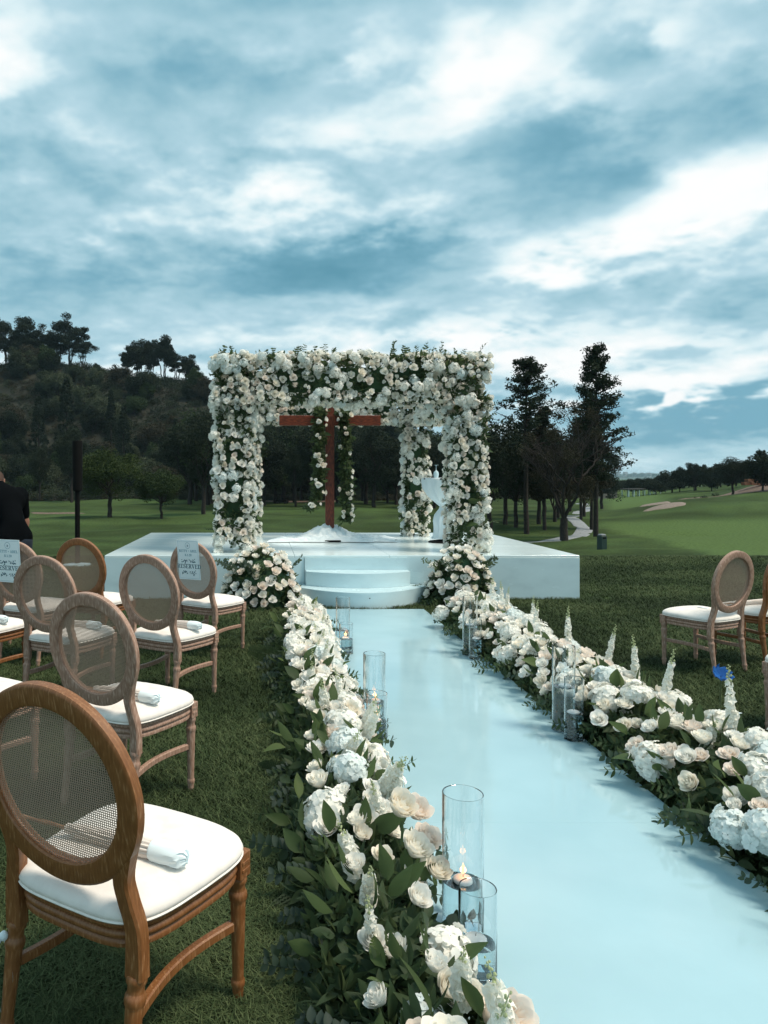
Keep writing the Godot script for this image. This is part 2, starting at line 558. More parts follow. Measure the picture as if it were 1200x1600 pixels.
func ground() -> void:
	var grass := noise_tex(50, 0.03, [[0.0, sgl(0.42, 0.44, 0.40)], [0.35, sgl(0.72, 0.73, 0.70)], [0.6, sgl(0.95, 0.95, 0.92)], [1.0, Color.WHITE]], 1024)
	var m := StandardMaterial3D.new()
	m.resource_name = "turf"
	m.albedo_texture = grass
	m.uv1_triplanar = true
	m.uv1_world_triplanar = true
	m.uv1_scale = Vector3(0.11, 0.11, 0.11)
	m.vertex_color_use_as_albedo = true
	m.roughness = 0.95
	m.metallic_specular = 0.15
	relief(m, bump_tex(51, 0.12, 512), 1.2)
	mats["turf"] = m
	var v := PackedVector3Array()
	var cols := PackedColorArray()
	var ix := PackedInt32Array()
	var seg := 480
	var rings := [0.02]
	var r := 0.5
	while r < 7500.0:
		rings.append(r)
		r *= 1.035 if r < 300.0 else 1.18
	var lawn := Color(0.036, 0.055, 0.022)
	var rough := Color(0.036, 0.055, 0.022)
	var fair := Color(0.088, 0.140, 0.050)
	for q in rings:
		var rr: float = q
		for k in seg:
			var a := TAU * k / seg
			var x := sin(a) * rr
			var z := -cos(a) * rr
			v.append(Vector3(x, height(x, z), z))
			var d := -z
			var c := lawn
			if d > 10.0:
				var f := 0.0
				var wob := nz.get_noise_2d(x * 0.7, z * 0.5)
				f = 0.25 + 0.55 * step(-0.15, 0.2, nz.get_noise_2d(x * 0.4 + 300.0, z * 1.9)) + 0.6 * nz.get_noise_2d(x * 3.0, z * 7.0) + 0.6 * nz.get_noise_2d(x * 9.0 + 50.0, z * 20.0)
				var u := x / d
				var edge := 0.455 + step(80.0, 30.0, d) * 0.14 + wob * 0.03
				f = maxf(f * 0.62, step(edge, edge + 0.02, u) * step(24.0, 34.0, d) * (1.0 - step(76.0, 84.0, d)))
				f = maxf(f, step(0.455, 0.47, u) * step(100.0, 118.0, d) * step(0.56, 0.53, u) * 1.1)
				c = rough.lerp(fair, clampf(f, 0.0, 1.1))
			cols.append(c)
	for i in rings.size() - 1:
		for k in seg:
			var a := i * seg + k
			var b := i * seg + (k + 1) % seg
			ix.append_array(PackedInt32Array([a, a + seg, b + seg, a, b + seg, b]))
	var arr := []
	arr.resize(Mesh.ARRAY_MAX)
	arr[Mesh.ARRAY_VERTEX] = v
	arr[Mesh.ARRAY_COLOR] = cols
	arr[Mesh.ARRAY_INDEX] = ix
	var st := SurfaceTool.new()
	var am := ArrayMesh.new()
	am.add_surface_from_arrays(Mesh.PRIMITIVE_TRIANGLES, arr)
	st.create_from(am, 0)
	st.generate_normals()
	solo("lawn", st.commit(), m, "mown green lawn and fairways of the golf course falling away behind the stage", "lawn", Transform3D(), "", "structure")

# a flat patch laid over the ground, from outline points (x, z), refined to follow it
func draped(outline: PackedVector2Array, lift: float) -> ArrayMesh:
	var mb := MB.new()
	var mid := Vector2.ZERO
	for p in outline: mid += p
	mid /= outline.size()
	var rows := []
	for k in 7:
		var f := k / 6.0
		var row := PackedVector3Array()
		for p in outline:
			var q := mid.lerp(p, maxf(f, 0.01))
			row.append(Vector3(q.x, height(q.x, q.y) + (lift if k < 6 else -0.04), q.y))
		rows.append(row)
	mb.grid(rows, true, false)
	return mb.mesh()

func path_strip(pts: Array, width: float, lift: float) -> ArrayMesh:
	var mb := MB.new()
	var c := Curve3D.new()
	for p in pts: c.add_point(p)
	for i in c.point_count:
		var a: Vector3 = pts[maxi(i - 1, 0)]
		var b: Vector3 = pts[mini(i + 1, pts.size() - 1)]
		c.set_point_in(i, (a - b) * 0.18)
		c.set_point_out(i, (b - a) * 0.18)
	c.bake_interval = 0.8
	var baked := c.get_baked_points()
	var rows := []
	for i in baked.size():
		var t := (baked[mini(i + 1, baked.size() - 1)] - baked[maxi(i - 1, 0)])
		var s := Vector3(-t.z, 0, t.x).normalized() * width / 2
		var row := PackedVector3Array()
		for q in [[1.02, -0.1], [1.0, 0.0], [0.5, 0.0], [0.0, 0.0], [-0.5, 0.0], [-1.0, 0.0], [-1.02, -0.1]]:
			var p: Vector3 = baked[i] + s * float(q[0])
			p.y = height(p.x, p.z) + lift + float(q[1])
			row.append(p)
		rows.append(row)
	mb.grid(rows, false, true)
	return mb.mesh()

func blob(px: float, d: float, rx: float, rz: float, seed_: int) -> PackedVector2Array:
	var c := ground_at(px, d)
	var out := PackedVector2Array()
	for k in 40:
		var a := TAU * k / 40
		var w := 1.0 + 0.25 * nz.get_noise_2d(cos(a) * 30.0 + seed_ * 57.0, sin(a) * 30.0)
		out.append(Vector2(c.x + cos(a) * rx * w, c.z + sin(a) * rz * w))
	return out

func ground_details() -> void:
	var concrete := noise_tex(60, 0.04, [[0.0, sgl(0.15, 0.165, 0.18)], [0.6, sgl(0.25, 0.27, 0.29)], [1.0, sgl(0.34, 0.36, 0.38)]], 256)
	var cm := tri_mat("path_concrete", concrete, Vector3(0.3, 0.3, 0.3), 0.9, true)
	var pts := []
	for q in [[788, 57.5], [842, 57.0], [866, 58.0], [890, 60.0], [905, 64.0], [914, 69.5], [907, 75.0], [896, 82.0], [890, 88.0], [905, 100.0], [918, 112.0], [914, 128.0], [904, 142.0]]:
		pts.append(ground_at(q[0], q[1]))
	solo("cart_path", path_strip(pts, 1.35, 0.05), cm, "pale grey concrete cart path winding between the tall trees", "path", Transform3D(), "", "structure")
	var sand := noise_tex(61, 0.05, [[0.0, sgl(0.15, 0.115, 0.095)], [1.0, sgl(0.27, 0.22, 0.185)]], 256)
	var sm := tri_mat("bunker_sand", sand, Vector3(0.2, 0.2, 0.2), 0.95, true)
	solo("sand_bunker", draped(blob(1040, 93.0, 2.7, 1.7, 1), 0.10), sm, "larger pale sand bunker cut into the green bank", "bunker", Transform3D(), "", "structure")
	solo("sand_bunker", draped(blob(1022, 102.0, 2.0, 1.8, 4), 0.10), sm, "smaller pale sand bunker behind the larger one", "bunker", Transform3D(), "", "structure")
	var dirt := noise_tex(62, 0.05, [[0.0, sgl(0.05, 0.032, 0.024)], [0.6, sgl(0.13, 0.085, 0.062)], [1.0, sgl(0.22, 0.15, 0.11)]], 256)
	var dm := tri_mat("bare_soil", dirt, Vector3(0.15, 0.15, 0.15), 0.95, true)
	solo("bare_slope", draped(blob(1160, 118.0, 9.0, 8.0, 2), 0.12), dm, "bare brown earth slope above the green bank", "slope", Transform3D(), "", "structure")
	solo("dirt_patch", draped(blob(92, 103.0, 4.2, 3.6, 3), 0.08), dm, "bare brown dirt patch on the grass beyond the black post", "dirt patch", Transform3D(), "", "structure")
	solo("mulch_bed", draped(blob(455, 150.0, 11.0, 7.0, 5), 0.08), dm, "strip of brown earth below the dark trees behind the arch", "earth bed", Transform3D(), "", "structure")

func grass_blades() -> void:
	var mb := MB.new()
	rng.seed = 77
	for k in 9:
		var a := rng.randf() * TAU
		var o := Vector3(rng.randfn() * 0.018, 0, rng.randfn() * 0.018)
		var lean := Vector3(cos(a), 0, sin(a)) * rng.randf_range(0.006, 0.024)
		var side := Vector3(-sin(a), 0, cos(a)) * rng.randf_range(0.0012, 0.0021)
		var h := rng.randf_range(0.014, 0.031)
		var p0 := mb.vert(o - side)
		var p1 := mb.vert(o + side)
		var p2 := mb.vert(o + side * 0.7 + lean * 0.45 + Vector3(0, h * 0.62, 0))
		var p3 := mb.vert(o - side * 0.7 + lean * 0.45 + Vector3(0, h * 0.62, 0))
		var p4 := mb.vert(o + lean * 1.5 + Vector3(0, h, 0))
		mb.quad(p0, p1, p2, p3)
		mb.tri(p3, p2, p4)
	var tuft := mb.mesh(false)
	var sets := [[], [], []]
	var tries := 0
	while tries < 260000:
		tries += 1
		var d := 1.3 + 15.2 * pow(rng.randf(), 1.6)
		var u := rng.randf_range(-0.75, 1.15)
		if (u < -0.44 or u > 0.78) and rng.randf() < 0.5: continue
		var x := u * d
		var z := -d
		if x > 0.56 and x < 1.99 and d < 9.0: continue
		if x > -2.12 and x < 4.24 and d > 9.8 and d < 13.98: continue
		var s := rng.randf_range(0.75, 1.35) * (1.0 + d * 0.04)
		var patch := nz.get_noise_2d(x * 22.0, z * 22.0) + rng.randf_range(-0.5, 0.5)
		var kind := 0 if patch < -0.12 else (1 if patch < 0.3 else 2)
		sets[kind].append(Transform3D(Basis(Vector3.UP, rng.randf() * TAU).scaled(Vector3(s, s * rng.randf_range(0.7, 1.1), s)), Vector3(x, height(x, z), z)))
	var c := [sgl(0.026, 0.043, 0.016), sgl(0.044, 0.070, 0.026), sgl(0.078, 0.105, 0.044)]
	for i in 3:
		scatter("grass", tuft, plain("blade_%d" % i, c[i], 0.75, 0.3), sets[i], null, ["dark short grass blades of the near lawn", "green short grass blades of the near lawn", "pale dry grass blades of the near lawn"][i], "grass")

# ---------------------------------------------------------------- flowers
# unit rose: about 1 across, opening upwards (+y), stem end at the origin
func rose_mesh(petals: int, nu: int, nv: int, openness: float, seed_: int) -> ArrayMesh:
	var r := RandomNumberGenerator.new()
	r.seed = seed_
	var mb := MB.new()
	for i in petals:
		var t := i / float(petals - 1)
		var ang := i * 2.4 + r.randf_range(-0.15, 0.15)
		var rad := lerpf(0.06, 0.40 + 0.07 * openness, pow(t, 0.8))
		var top := lerpf(0.62, 0.56 - 0.12 * openness, t * t) * r.randf_range(0.94, 1.05)
		var span := lerpf(2.7, 1.75, t)
		var curl := (0.08 + 0.09 * openness) * t
		var tip := r.randf_range(0.0, 0.03)
		var rows := []
		for a in nv + 1:
			var s := a / float(nv)
			var row := PackedVector3Array()
			var bulge := 0.30 + 0.70 * sin(minf(s * 1.25, 1.0) * PI / 2)
			var out := curl * pow(maxf(s - 0.45, 0.0) / 0.55, 2.0) * 1.2
			var wide := sin(PI * (0.22 + 0.5 * s)) if s < 0.7 else sin(PI * (0.22 + 0.5 * s)) * (1.0 - pow((s - 0.7) / 0.3, 2.0) * 0.28)
			for b in nu + 1:
				var w := b / float(nu) * 2.0 - 1.0
				var th := ang + w * span / 2 * wide
				var rr := rad * bulge + out * (1.0 - 0.35 * w * w) + 0.012 * t * (1.0 - absf(w))
				var y := top * s - 0.10 * w * w * s * s - out * 0.45
				if absf(w) < 0.3: y += tip * s * s
				row.append(Vector3(cos(th) * rr, y, sin(th) * rr))
			rows.append(row)
		mb.grid(rows)
	# green base
	mb.lathe(PackedVector2Array([Vector2(0.0, -0.06), Vector2(0.07, -0.03), Vector2(0.16, 0.05), Vector2(0.12, 0.12)]), 8)
	return mb.mesh(true)

# unit hydrangea head: a dome 1 across of four-petalled florets
func hydrangea_mesh(count: int, fine: bool, seed_: int) -> ArrayMesh:
	var r := RandomNumberGenerator.new()
	r.seed = seed_
	var mb := MB.new()
	for i in count:
		var y := 1.0 - (i + 0.5) / count * 1.35
		var a := i * 2.39996 + r.randf_range(-0.2, 0.2)
		var q := sqrt(maxf(1.0 - y * y, 0.0))
		var n := Vector3(cos(a) * q, y, sin(a) * q)
		var lump := 0.10 * sin(n.x * 5.0 + seed_) * cos(n.z * 4.6 + seed_ * 1.7) + 0.06 * sin(n.y * 7.0 + n.x * 4.0)
		var p := n * (0.42 + lump + r.randf_range(-0.07, 0.06)) * Vector3(1, 0.74, 1) + Vector3(0, 0.30, 0)
		n = (n + Vector3(r.randf_range(-0.4, 0.4), r.randf_range(-0.1, 0.4), r.randf_range(-0.4, 0.4))).normalized()
		var f := turned(n, r.randf() * TAU, 1.0, p)
		var size := r.randf_range(0.115, 0.20)
		for k in 4:
			var pa := TAU * k / 4
			var e := Vector3(cos(pa), 0, sin(pa))
			var s := Vector3(-sin(pa), 0, cos(pa))
			if fine:
				var rows := []
				for u in [[0.08, 0.10, 0.0], [0.5, 0.52, 0.10], [0.86, 0.46, 0.06], [1.05, 0.16, -0.06]]:
					var m: Vector3 = e * float(u[0]) * size + Vector3.UP * float(u[2]) * size
					rows.append(PackedVector3Array([f * (m - s * float(u[1]) * size + Vector3.UP * 0.14 * size), f * m, f * (m + s * float(u[1]) * size + Vector3.UP * 0.14 * size)]))
				mb.grid(rows)
			else:
				var b := mb.vert(f * (e * 0.05 * size))
				var c := mb.vert(f * (e * 0.62 * size - s * 0.5 * size + Vector3.UP * 0.16 * size))
				var d := mb.vert(f * (e * 1.08 * size))
				var g := mb.vert(f * (e * 0.62 * size + s * 0.5 * size + Vector3.UP * 0.16 * size))
				mb.quad(b, c, d, g)
	return mb.mesh(fine)

# flower spike, 1 tall: open florets below, buds at the tip
func spike_mesh(florets: int, fat: float, seed_: int) -> Array:
	var r := RandomNumberGenerator.new()
	r.seed = seed_
	var mb := MB.new()
	var gb := MB.new()
	var path := PackedVector3Array()
	var rad := PackedFloat32Array()
	for k in 7:
		var t := k / 6.0
		path.append(Vector3(0.03 * sin(t * 2.4), t, 0.02 * t * t))
		rad.append(lerpf(0.012, 0.004, t))
	gb.tube(path, rad, 5)
	for i in florets:
		var t := 0.22 + 0.60 * i / florets
		var a := i * 2.4 + r.randf() * 0.5
		var spread := fat * lerpf(1.0, 0.62, pow((t - 0.22) / 0.6, 1.6)) * r.randf_range(0.75, 1.2)
		var e := Vector3(cos(a), r.randf_range(0.0, 0.5), sin(a)).normalized()
		var c := Vector3(0.03 * sin(t * 2.4), t, 0.02 * t * t) + e * spread * 0.62
		var f := turned(e, r.randf() * TAU, 1.0, c)
		var size := spread * r.randf_range(0.55, 0.85)
		for k in 5:
			var pa := TAU * k / 5
			var d := Vector3(cos(pa), 0, sin(pa))
			var s := Vector3(-sin(pa), 0, cos(pa))
			var v0 := mb.vert(f * (Vector3.UP * -0.2 * size))
			var v1 := mb.vert(f * (d * 0.6 * size - s * 0.42 * size + Vector3.UP * 0.2 * size))
			var v2 := mb.vert(f * (d * 1.05 * size + Vector3.UP * r.randf_range(-0.05, 0.2) * size))
			var v3 := mb.vert(f * (d * 0.6 * size + s * 0.42 * size + Vector3.UP * 0.2 * size))
			mb.quad(v0, v1, v2, v3)
	for i in 11:
		var t := 0.80 + 0.24 * i / 11.0
		var a := i * 2.4
		var size := lerpf(0.021, 0.009, i / 11.0)
		var c := Vector3(0.03 * sin(t * 2.4), t, 0.02 * t * t) + Vector3(cos(a), 0.3, sin(a)) * size * 1.5
		gb.lathe(PackedVector2Array([Vector2(0, -size), Vector2(size * 0.8, -size * 0.4), Vector2(size * 0.8, size * 0.4), Vector2(0, size * 1.2)]), 5, c)
	return [mb.mesh(false), gb.mesh(true)]

# a single leaf, 1 long, along +y, face towards +z, folded on its midrib
func leaf_mesh(width: float, droop: float, point := 1.0) -> ArrayMesh:
	var mb := MB.new()
	leaf_into(mb, Transform3D(), width, droop, point)
	return mb.mesh(true)

func leaf_into(mb: MB, t: Transform3D, width: float, droop: float, point := 1.0) -> void:
	var rows := []
	for k in 6:
		var s := k / 5.0
		var w := width / 2 * pow(sin(PI * clampf(pow(s, 0.8) * 0.96 + 0.03, 0, 1)), point)
		var z := -droop * s * s
		rows.append(PackedVector3Array([t * Vector3(-w, s, z + w * 0.35), t * Vector3(0, s, z), t * Vector3(w, s, z + w * 0.35)]))
	mb.grid(rows)

# eucalyptus: round leaves in pairs along a drooping stem, 1 long
func euc_mesh(pairs: int, round: float, seed_: int) -> ArrayMesh:
	var r := RandomNumberGenerator.new()
	r.seed = seed_
	var mb := MB.new()
	var path := PackedVector3Array()
	var rad := PackedFloat32Array()
	for k in 6:
		var t := k / 5.0
		path.append(Vector3(0.04 * sin(t * 3.0), t, -0.22 * t * t))
		rad.append(lerpf(0.012, 0.004, t))
	mb.tube(path, rad, 4, false)
	for i in pairs:
		var t := 0.12 + 0.86 * i / pairs
		var c := Vector3(0.04 * sin(t * 3.0), t, -0.22 * t * t)
		for s in [-1.0, 1.0]:
			var dir := Vector3(s * r.randf_range(0.7, 1.1), r.randf_range(0.2, 0.8), r.randf_range(-0.5, 0.5)).normalized()
			var size := r.randf_range(0.17, 0.26) * lerpf(1.0, 0.7, t)
			var tf := turned(dir, r.randf_range(-1.2, 1.2), size, c)
			leaf_into(mb, tf, round, 0.1, 0.75)
	return mb.mesh(true)

func fern_mesh(seed_: int) -> ArrayMesh:
	var r := RandomNumberGenerator.new()
	r.seed = seed_
	var mb := MB.new()
	var path := PackedVector3Array()
	var rad := PackedFloat32Array()
	for k in 7:
		var t := k / 6.0
		path.append(Vector3(0, t, -0.35 * t * t))
		rad.append(lerpf(0.010, 0.003, t))
	mb.tube(path, rad, 4, false)
	for i in 17:
		var t := 0.14 + 0.85 * i / 17.0
		var len_ := 0.30 * sin(PI * clampf(0.22 + 0.78 * (t - 0.1), 0, 1)) + 0.02
		for s in [-1.0, 1.0]:
			var c := Vector3(0, t, -0.35 * t * t)
			var dir := Vector3(s, 0.55, -0.35 * t + r.randf_range(-0.1, 0.1)).normalized()
			var side := Vector3(-s * 0.5, 1.0, 0).normalized()
			for j in 5:
				var u := 0.12 + 0.8 * j / 5.0
				var p := c + dir * len_ * u
				for q in [-1.0, 1.0]:
					var l := len_ * 0.22 * (1.0 - 0.75 * u) + 0.008
					var a := mb.vert(p - dir * 0.016)
					var b := mb.vert(p + side * q * l + dir * l * 0.5)
					var d := mb.vert(p + dir * 0.020)
					mb.tri(a, b, d)
	return mb.mesh(false)

func build_flower_library() -> void:
	lib["rose"] = []
	for i in 5: lib.rose.append(rose_mesh(22, 6, 5, [0.0, 0.3, 0.55, 0.9, 0.15][i], 100 + i))
	lib["rose_small"] = []
	for i in 4: lib.rose_small.append(rose_mesh(13, 3, 3, [0.5, 0.8, 1.0, 0.6][i], 200 + i))
	lib["hydrangea"] = []
	for i in 3: lib.hydrangea.append(hydrangea_mesh(74, true, 300 + i))
	lib["hydrangea_small"] = []
	for i in 3: lib.hydrangea_small.append(hydrangea_mesh(52, false, 320 + i))
	lib["delphinium"] = []
	for i in 3: lib.delphinium.append(spike_mesh(46, 0.078, 340 + i))
	lib["stock"] = []
	for i in 3: lib.stock.append(spike_mesh(44, 0.12, 350 + i))
	lib["leaf"] = [leaf_mesh(0.42, 0.15), leaf_mesh(0.52, 0.3), leaf_mesh(0.34, 0.05)]
	lib["euc"] = [euc_mesh(6, 0.85, 360), euc_mesh(7, 0.7, 361)]
	lib["ruscus"] = [euc_mesh(8, 0.36, 365), euc_mesh(7, 0.42, 366)]
	lib["fern"] = [fern_mesh(370), fern_mesh(371)]
	var mb := MB.new()
	# a clump of loose dark leaves for the inside of an arrangement
	var r := RandomNumberGenerator.new()
	r.seed = 9
	for k in 7:
		var d := Vector3(r.randf_range(-1, 1), r.randf_range(-0.2, 1), r.randf_range(-1, 1)).normalized()
		leaf_into(mb, turned(d, r.randf() * TAU, r.randf_range(0.6, 1.0), d * 0.1), 0.42, 0.2)
	lib["clump"] = mb.mesh(true)

var rose_tones := ["rose_cream", "rose_ivory", "rose_ivory", "rose_white", "rose_blush", "rose_white"]

func add_rose(o: Node3D, p: Vector3, n: Vector3, size: float, small := false) -> void:
	var set_: Array = lib.rose_small if small else lib.rose
	part("rose", set_[rng.randi() % set_.size()], mats[rose_tones[rng.randi() % rose_tones.size()]], o, turned(n, rng.randf() * TAU, size, p - n.normalized() * size * 0.3))

func add_hydrangea(o: Node3D, p: Vector3, n: Vector3, size: float, small := false) -> void:
	var set_: Array = lib.hydrangea_small if small else lib.hydrangea
	part("hydrangea", set_[rng.randi() % set_.size()], mats["hydrangea_white" if rng.randf() < 0.72 else "hydrangea_pale"], o, turned(n, rng.randf() * TAU, size, p - n.normalized() * size * 0.35))

func add_spike(o: Node3D, kind: String, p: Vector3, n: Vector3, size: float) -> void:
	var q: Array = lib[kind][rng.randi() % 3]
	var t := turned(n, rng.randf() * TAU, size, p)
	var s := part(kind + "_spike", q[0], mats["bloom_white"], o, t)
	part("stem", q[1], mats["bud_green"], s)

# one low arrangement of the aisle border. side = +1: its blooms lean towards +x
func arrangement(label: String, c: Vector3, length: float, hw: float, hgt: float, side: float, seed_: int, n_rose: int, n_hyd: int, spikes: Array, near: bool) -> Node3D:
	rng.seed = seed_
	var o := thing("flower_arrangement", label, "flower arrangement", c, 0.0, "flower arrangements lining the aisle")
	var mb := MB.new()
	mb.box(Vector3(-hw * 0.55, 0.0, -length * 0.47), Vector3(hw * 0.55, hgt * 0.42, length * 0.47), 0.04)
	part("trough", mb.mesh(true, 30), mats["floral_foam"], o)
	var shell := func(s: float, l: float, k: float) -> Array:
		var along := l / (length * 0.56)
		var hh := hgt * sqrt(maxf(1.0 - s * s * 0.92, 0.02)) * sqrt(maxf(1.0 - pow(absf(along), 3.0) * 0.45, 0.05)) * k
		var n := Vector3(s * 0.9, 1.0 - 0.65 * s * s, along * 0.35).normalized()
		return [Vector3(s * hw * k, hh, l), n]
	# inner dark leaves
	var where := []
	for i in (330 if near else 230):
		var s := rng.randf_range(-1.05, 1.05)
		var q: Array = shell.call(s, rng.randf_range(-0.53, 0.53) * length, rng.randf_range(0.55, 0.95))
		var p: Vector3 = q[0]
		p.y *= rng.randf_range(0.35, 1.0)
		where.append(turned((q[1] as Vector3) + Vector3(rng.randf_range(-0.5, 0.5), rng.randf_range(-0.3, 0.6), rng.randf_range(-0.5, 0.5)), rng.randf() * TAU, rng.randf_range(0.06, 0.10), p))
	var half := where.size() * 3 / 5
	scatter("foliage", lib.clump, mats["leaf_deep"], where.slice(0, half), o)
	scatter("foliage", lib.clump, mats["leaf_dark"], where.slice(half), o)
	# sprays that drape over both edges
	for i in (18 if near else 12):
		var s := 1.0 if i % 2 == 0 else -1.0
		var l := rng.randf_range(-0.52, 0.52) * length
		var p := Vector3(s * hw * rng.randf_range(0.45, 0.8), hgt * rng.randf_range(0.16, 0.42), l)
		var d := Vector3(s * rng.randf_range(0.7, 1.1), rng.randf_range(-0.35, 0.15), rng.randf_range(-0.6, 0.6))
		var pick := rng.randf()
		var sz := rng.randf_range(0.17, 0.27)
		if pick < 0.42: part("eucalyptus_sprig", lib.euc[i % 2], mats["leaf_grey"], o, turned(d, rng.randf_range(-0.6, 0.6), sz, p))
		elif pick < 0.88 or (s * side > 0.0): part("ruscus_sprig", lib.ruscus[i % 2], mats[["leaf_mid", "leaf_dark"][i % 2]], o, turned(d, rng.randf_range(-0.6, 0.6), sz, p))
		else: part("fern_frond", lib.fern[i % 2], mats["leaf_fern"], o, turned(d, rng.randf_range(-0.6, 0.6), sz * 1.15, p))
	for i in (26 if near else 12):
		var s := rng.randf_range(-1.0, 1.0)
		var q: Array = shell.call(s, rng.randf_range(-0.5, 0.5) * length, 1.0)
		var d: Vector3 = (q[1] as Vector3) + Vector3(rng.randf_range(-0.9, 0.9), rng.randf_range(-0.3, 0.4), rng.randf_range(-0.9, 0.9))
		part("leaf", lib.leaf[i % 3], mats[["leaf_mid", "leaf_fresh", "leaf_dark", "leaf_mid"][i % 4]], o, turned(d, rng.randf() * TAU, rng.randf_range(0.09, 0.15), q[0]))
	# blooms, kept apart
	var set_ := []
	var tries := 0
	var hyd := 0
	var ros := 0
	while tries < 1500 and (hyd < n_hyd or ros < n_rose):
		tries += 1
		var big := hyd < n_hyd
		var s := clampf(side * 0.30 + rng.randf_range(-0.80, 0.78), -1.0, 1.0)
		var l := rng.randf_range(-0.52, 0.52) * length
		var q: Array = shell.call(s, l, rng.randf_range(0.98, 1.12))
		var size := rng.randf_range(0.145, 0.19) if big else rng.randf_range(0.065, 0.112)
		var ok := true
		for e in set_:
			if (e[0] as Vector3).distance_to(q[0]) < (float(e[1]) + size) * 0.37: ok = false
		if not ok: continue
		set_.append([q[0], size])
		var n: Vector3 = (q[1] as Vector3) + Vector3(rng.randf_range(-0.35, 0.35), rng.randf_range(-0.1, 0.4), rng.randf_range(-0.1, 0.55))
		if big:
			hyd += 1
			add_hydrangea(o, q[0], n, size, not near)
		else:
			ros += 1
			add_rose(o, q[0], n, size, not near)
	for q in spikes:
		# [kind, across, along, base height, size, lean x, lean z]
		add_spike(o, q[0], Vector3(q[1], q[3], q[2]), Vector3(q[5], 1.0, q[6]), q[4])
	return o

func borders() -> void:
	var group := "flower arrangements lining the aisle"
	var words_left := ["nearest low flower arrangement on the left, in front of the nearest candle vases", "leafy flower arrangement with cream roses left of the nearest tall vase", "white flower arrangement on the left just nearer than the middle candle vases", "dense white flower arrangement left of the middle candle vases", "dense white flower arrangement between the middle and far vases on the left", "white flower arrangement left of the small far vases near the steps", "last flower arrangement on the left of the runner, against the steps"]
	var zs := [-1.72, -2.52, -3.36, -4.24, -5.16, -6.12, -7.15]
	for i in 7:
		rng.seed = 900 + i
		var sp := []
		for k in ([3, 3, 4, 4, 4, 5, 5][i]):
			var kind := "stock" if k % 3 != 2 else "delphinium"
			sp.append([kind, rng.randf_range(-0.06, 0.2), rng.randf_range(-0.4, 0.4), 0.16, rng.randf_range(0.26, 0.34), rng.randf_range(-0.35, 0.45), rng.randf_range(0.1, 0.7)])
		arrangement(words_left[i], Vector3([0.44, 0.37, 0.37, 0.37, 0.36, 0.36, 0.37][i], 0, zs[i]), 0.92 + 0.03 * i, [0.22, 0.23, 0.25, 0.25, 0.25, 0.26, 0.27][i], [0.27, 0.27, 0.28, 0.30, 0.31, 0.33, 0.34][i], 1.0 if i > 0 else 0.4, 1000 + i, [16, 7, 26, 32, 36, 38, 38][i], [0, 1, 4, 5, 6, 6, 6][i], sp, i < 4)
		if i == 0:
			var last: Node3D = get_child(get_child_count() - 1)
			add_hydrangea(last, Vector3(0.10, 0.18, 0.12), Vector3(-0.1, 1, 0.6), 0.16)
			part("rose", lib.rose[1], mats["rose_blush"], last, turned(Vector3(0.5, 0.8, 0.5), 1.0, 0.12, Vector3(0.15, 0.27, -0.08)))
			add_hydrangea(last, Vector3(-0.02, 0.17, -0.2), Vector3(0.3, 1, 0.6), 0.13)
		if i == 1:
			var lush: Node3D = get_child(get_child_count() - 1)
			for q in [[0.13, 0.36, -0.22, 0.13, 0, "rose_cream"], [0.20, 0.33, -0.26, 0.115, 1, "rose_blush"], [0.16, 0.27, -0.10, 0.12, 0, "rose_ivory"], [0.23, 0.22, -0.05, 0.10, 4, "rose_cream"], [0.22, 0.28, -0.16, 0.10, 2, "rose_blush"]]:
				part("rose", lib.rose[q[4]], mats[q[5]], lush, turned(Vector3(0.35, 1.0, 0.45), float(q[0]) * 40.0, float(q[3]), Vector3(q[0], q[1], q[2])))
	var words_right := ["big white hydrangea and rose arrangement, nearest one right of the runner", "rose and hydrangea arrangement with a tall white spike by the blue bow", "white flower arrangement with two upright spikes just right of the middle glass vases", "white flower arrangement behind the middle glass vases on the right of the runner", "white flower arrangement just nearer than the far glass vases on the right of the runner", "white flower arrangement behind the far glass vases, below the right-hand arch pillar"]
	var zr := [-2.75, -3.65, -4.58, -5.5, -6.45, -7.45]
	for i in 6:
		rng.seed = 950 + i
		var sp := []
		for k in ([2, 2, 2, 2, 2, 3][i]):
			sp.append(["delphinium", rng.randf_range(0.08, 0.26), lerpf(-0.36, 0.36, (k + 0.5) / [2, 2, 2, 2, 2, 3][i]), 0.2, rng.randf_range(0.33, 0.42), rng.randf_range(-0.05, 0.2), rng.randf_range(-0.1, 0.1)])
		sp.append(["stock", rng.randf_range(-0.1, 0.15), rng.randf_range(-0.3, 0.3), 0.14, 0.28, rng.randf_range(-0.5, 0.1), 0.5])
		arrangement(words_right[i], Vector3([2.24, 2.26, 2.24, 2.22, 2.2, 2.2][i], 0, zr[i]), 0.95, [0.36, 0.34, 0.33, 0.31, 0.31, 0.32][i], [0.33, 0.32, 0.32, 0.34, 0.35, 0.37][i], -0.35, 1100 + i, [22, 26, 28, 32, 34, 36][i], [8, 6, 6, 6, 6, 6][i], sp, i < 3)

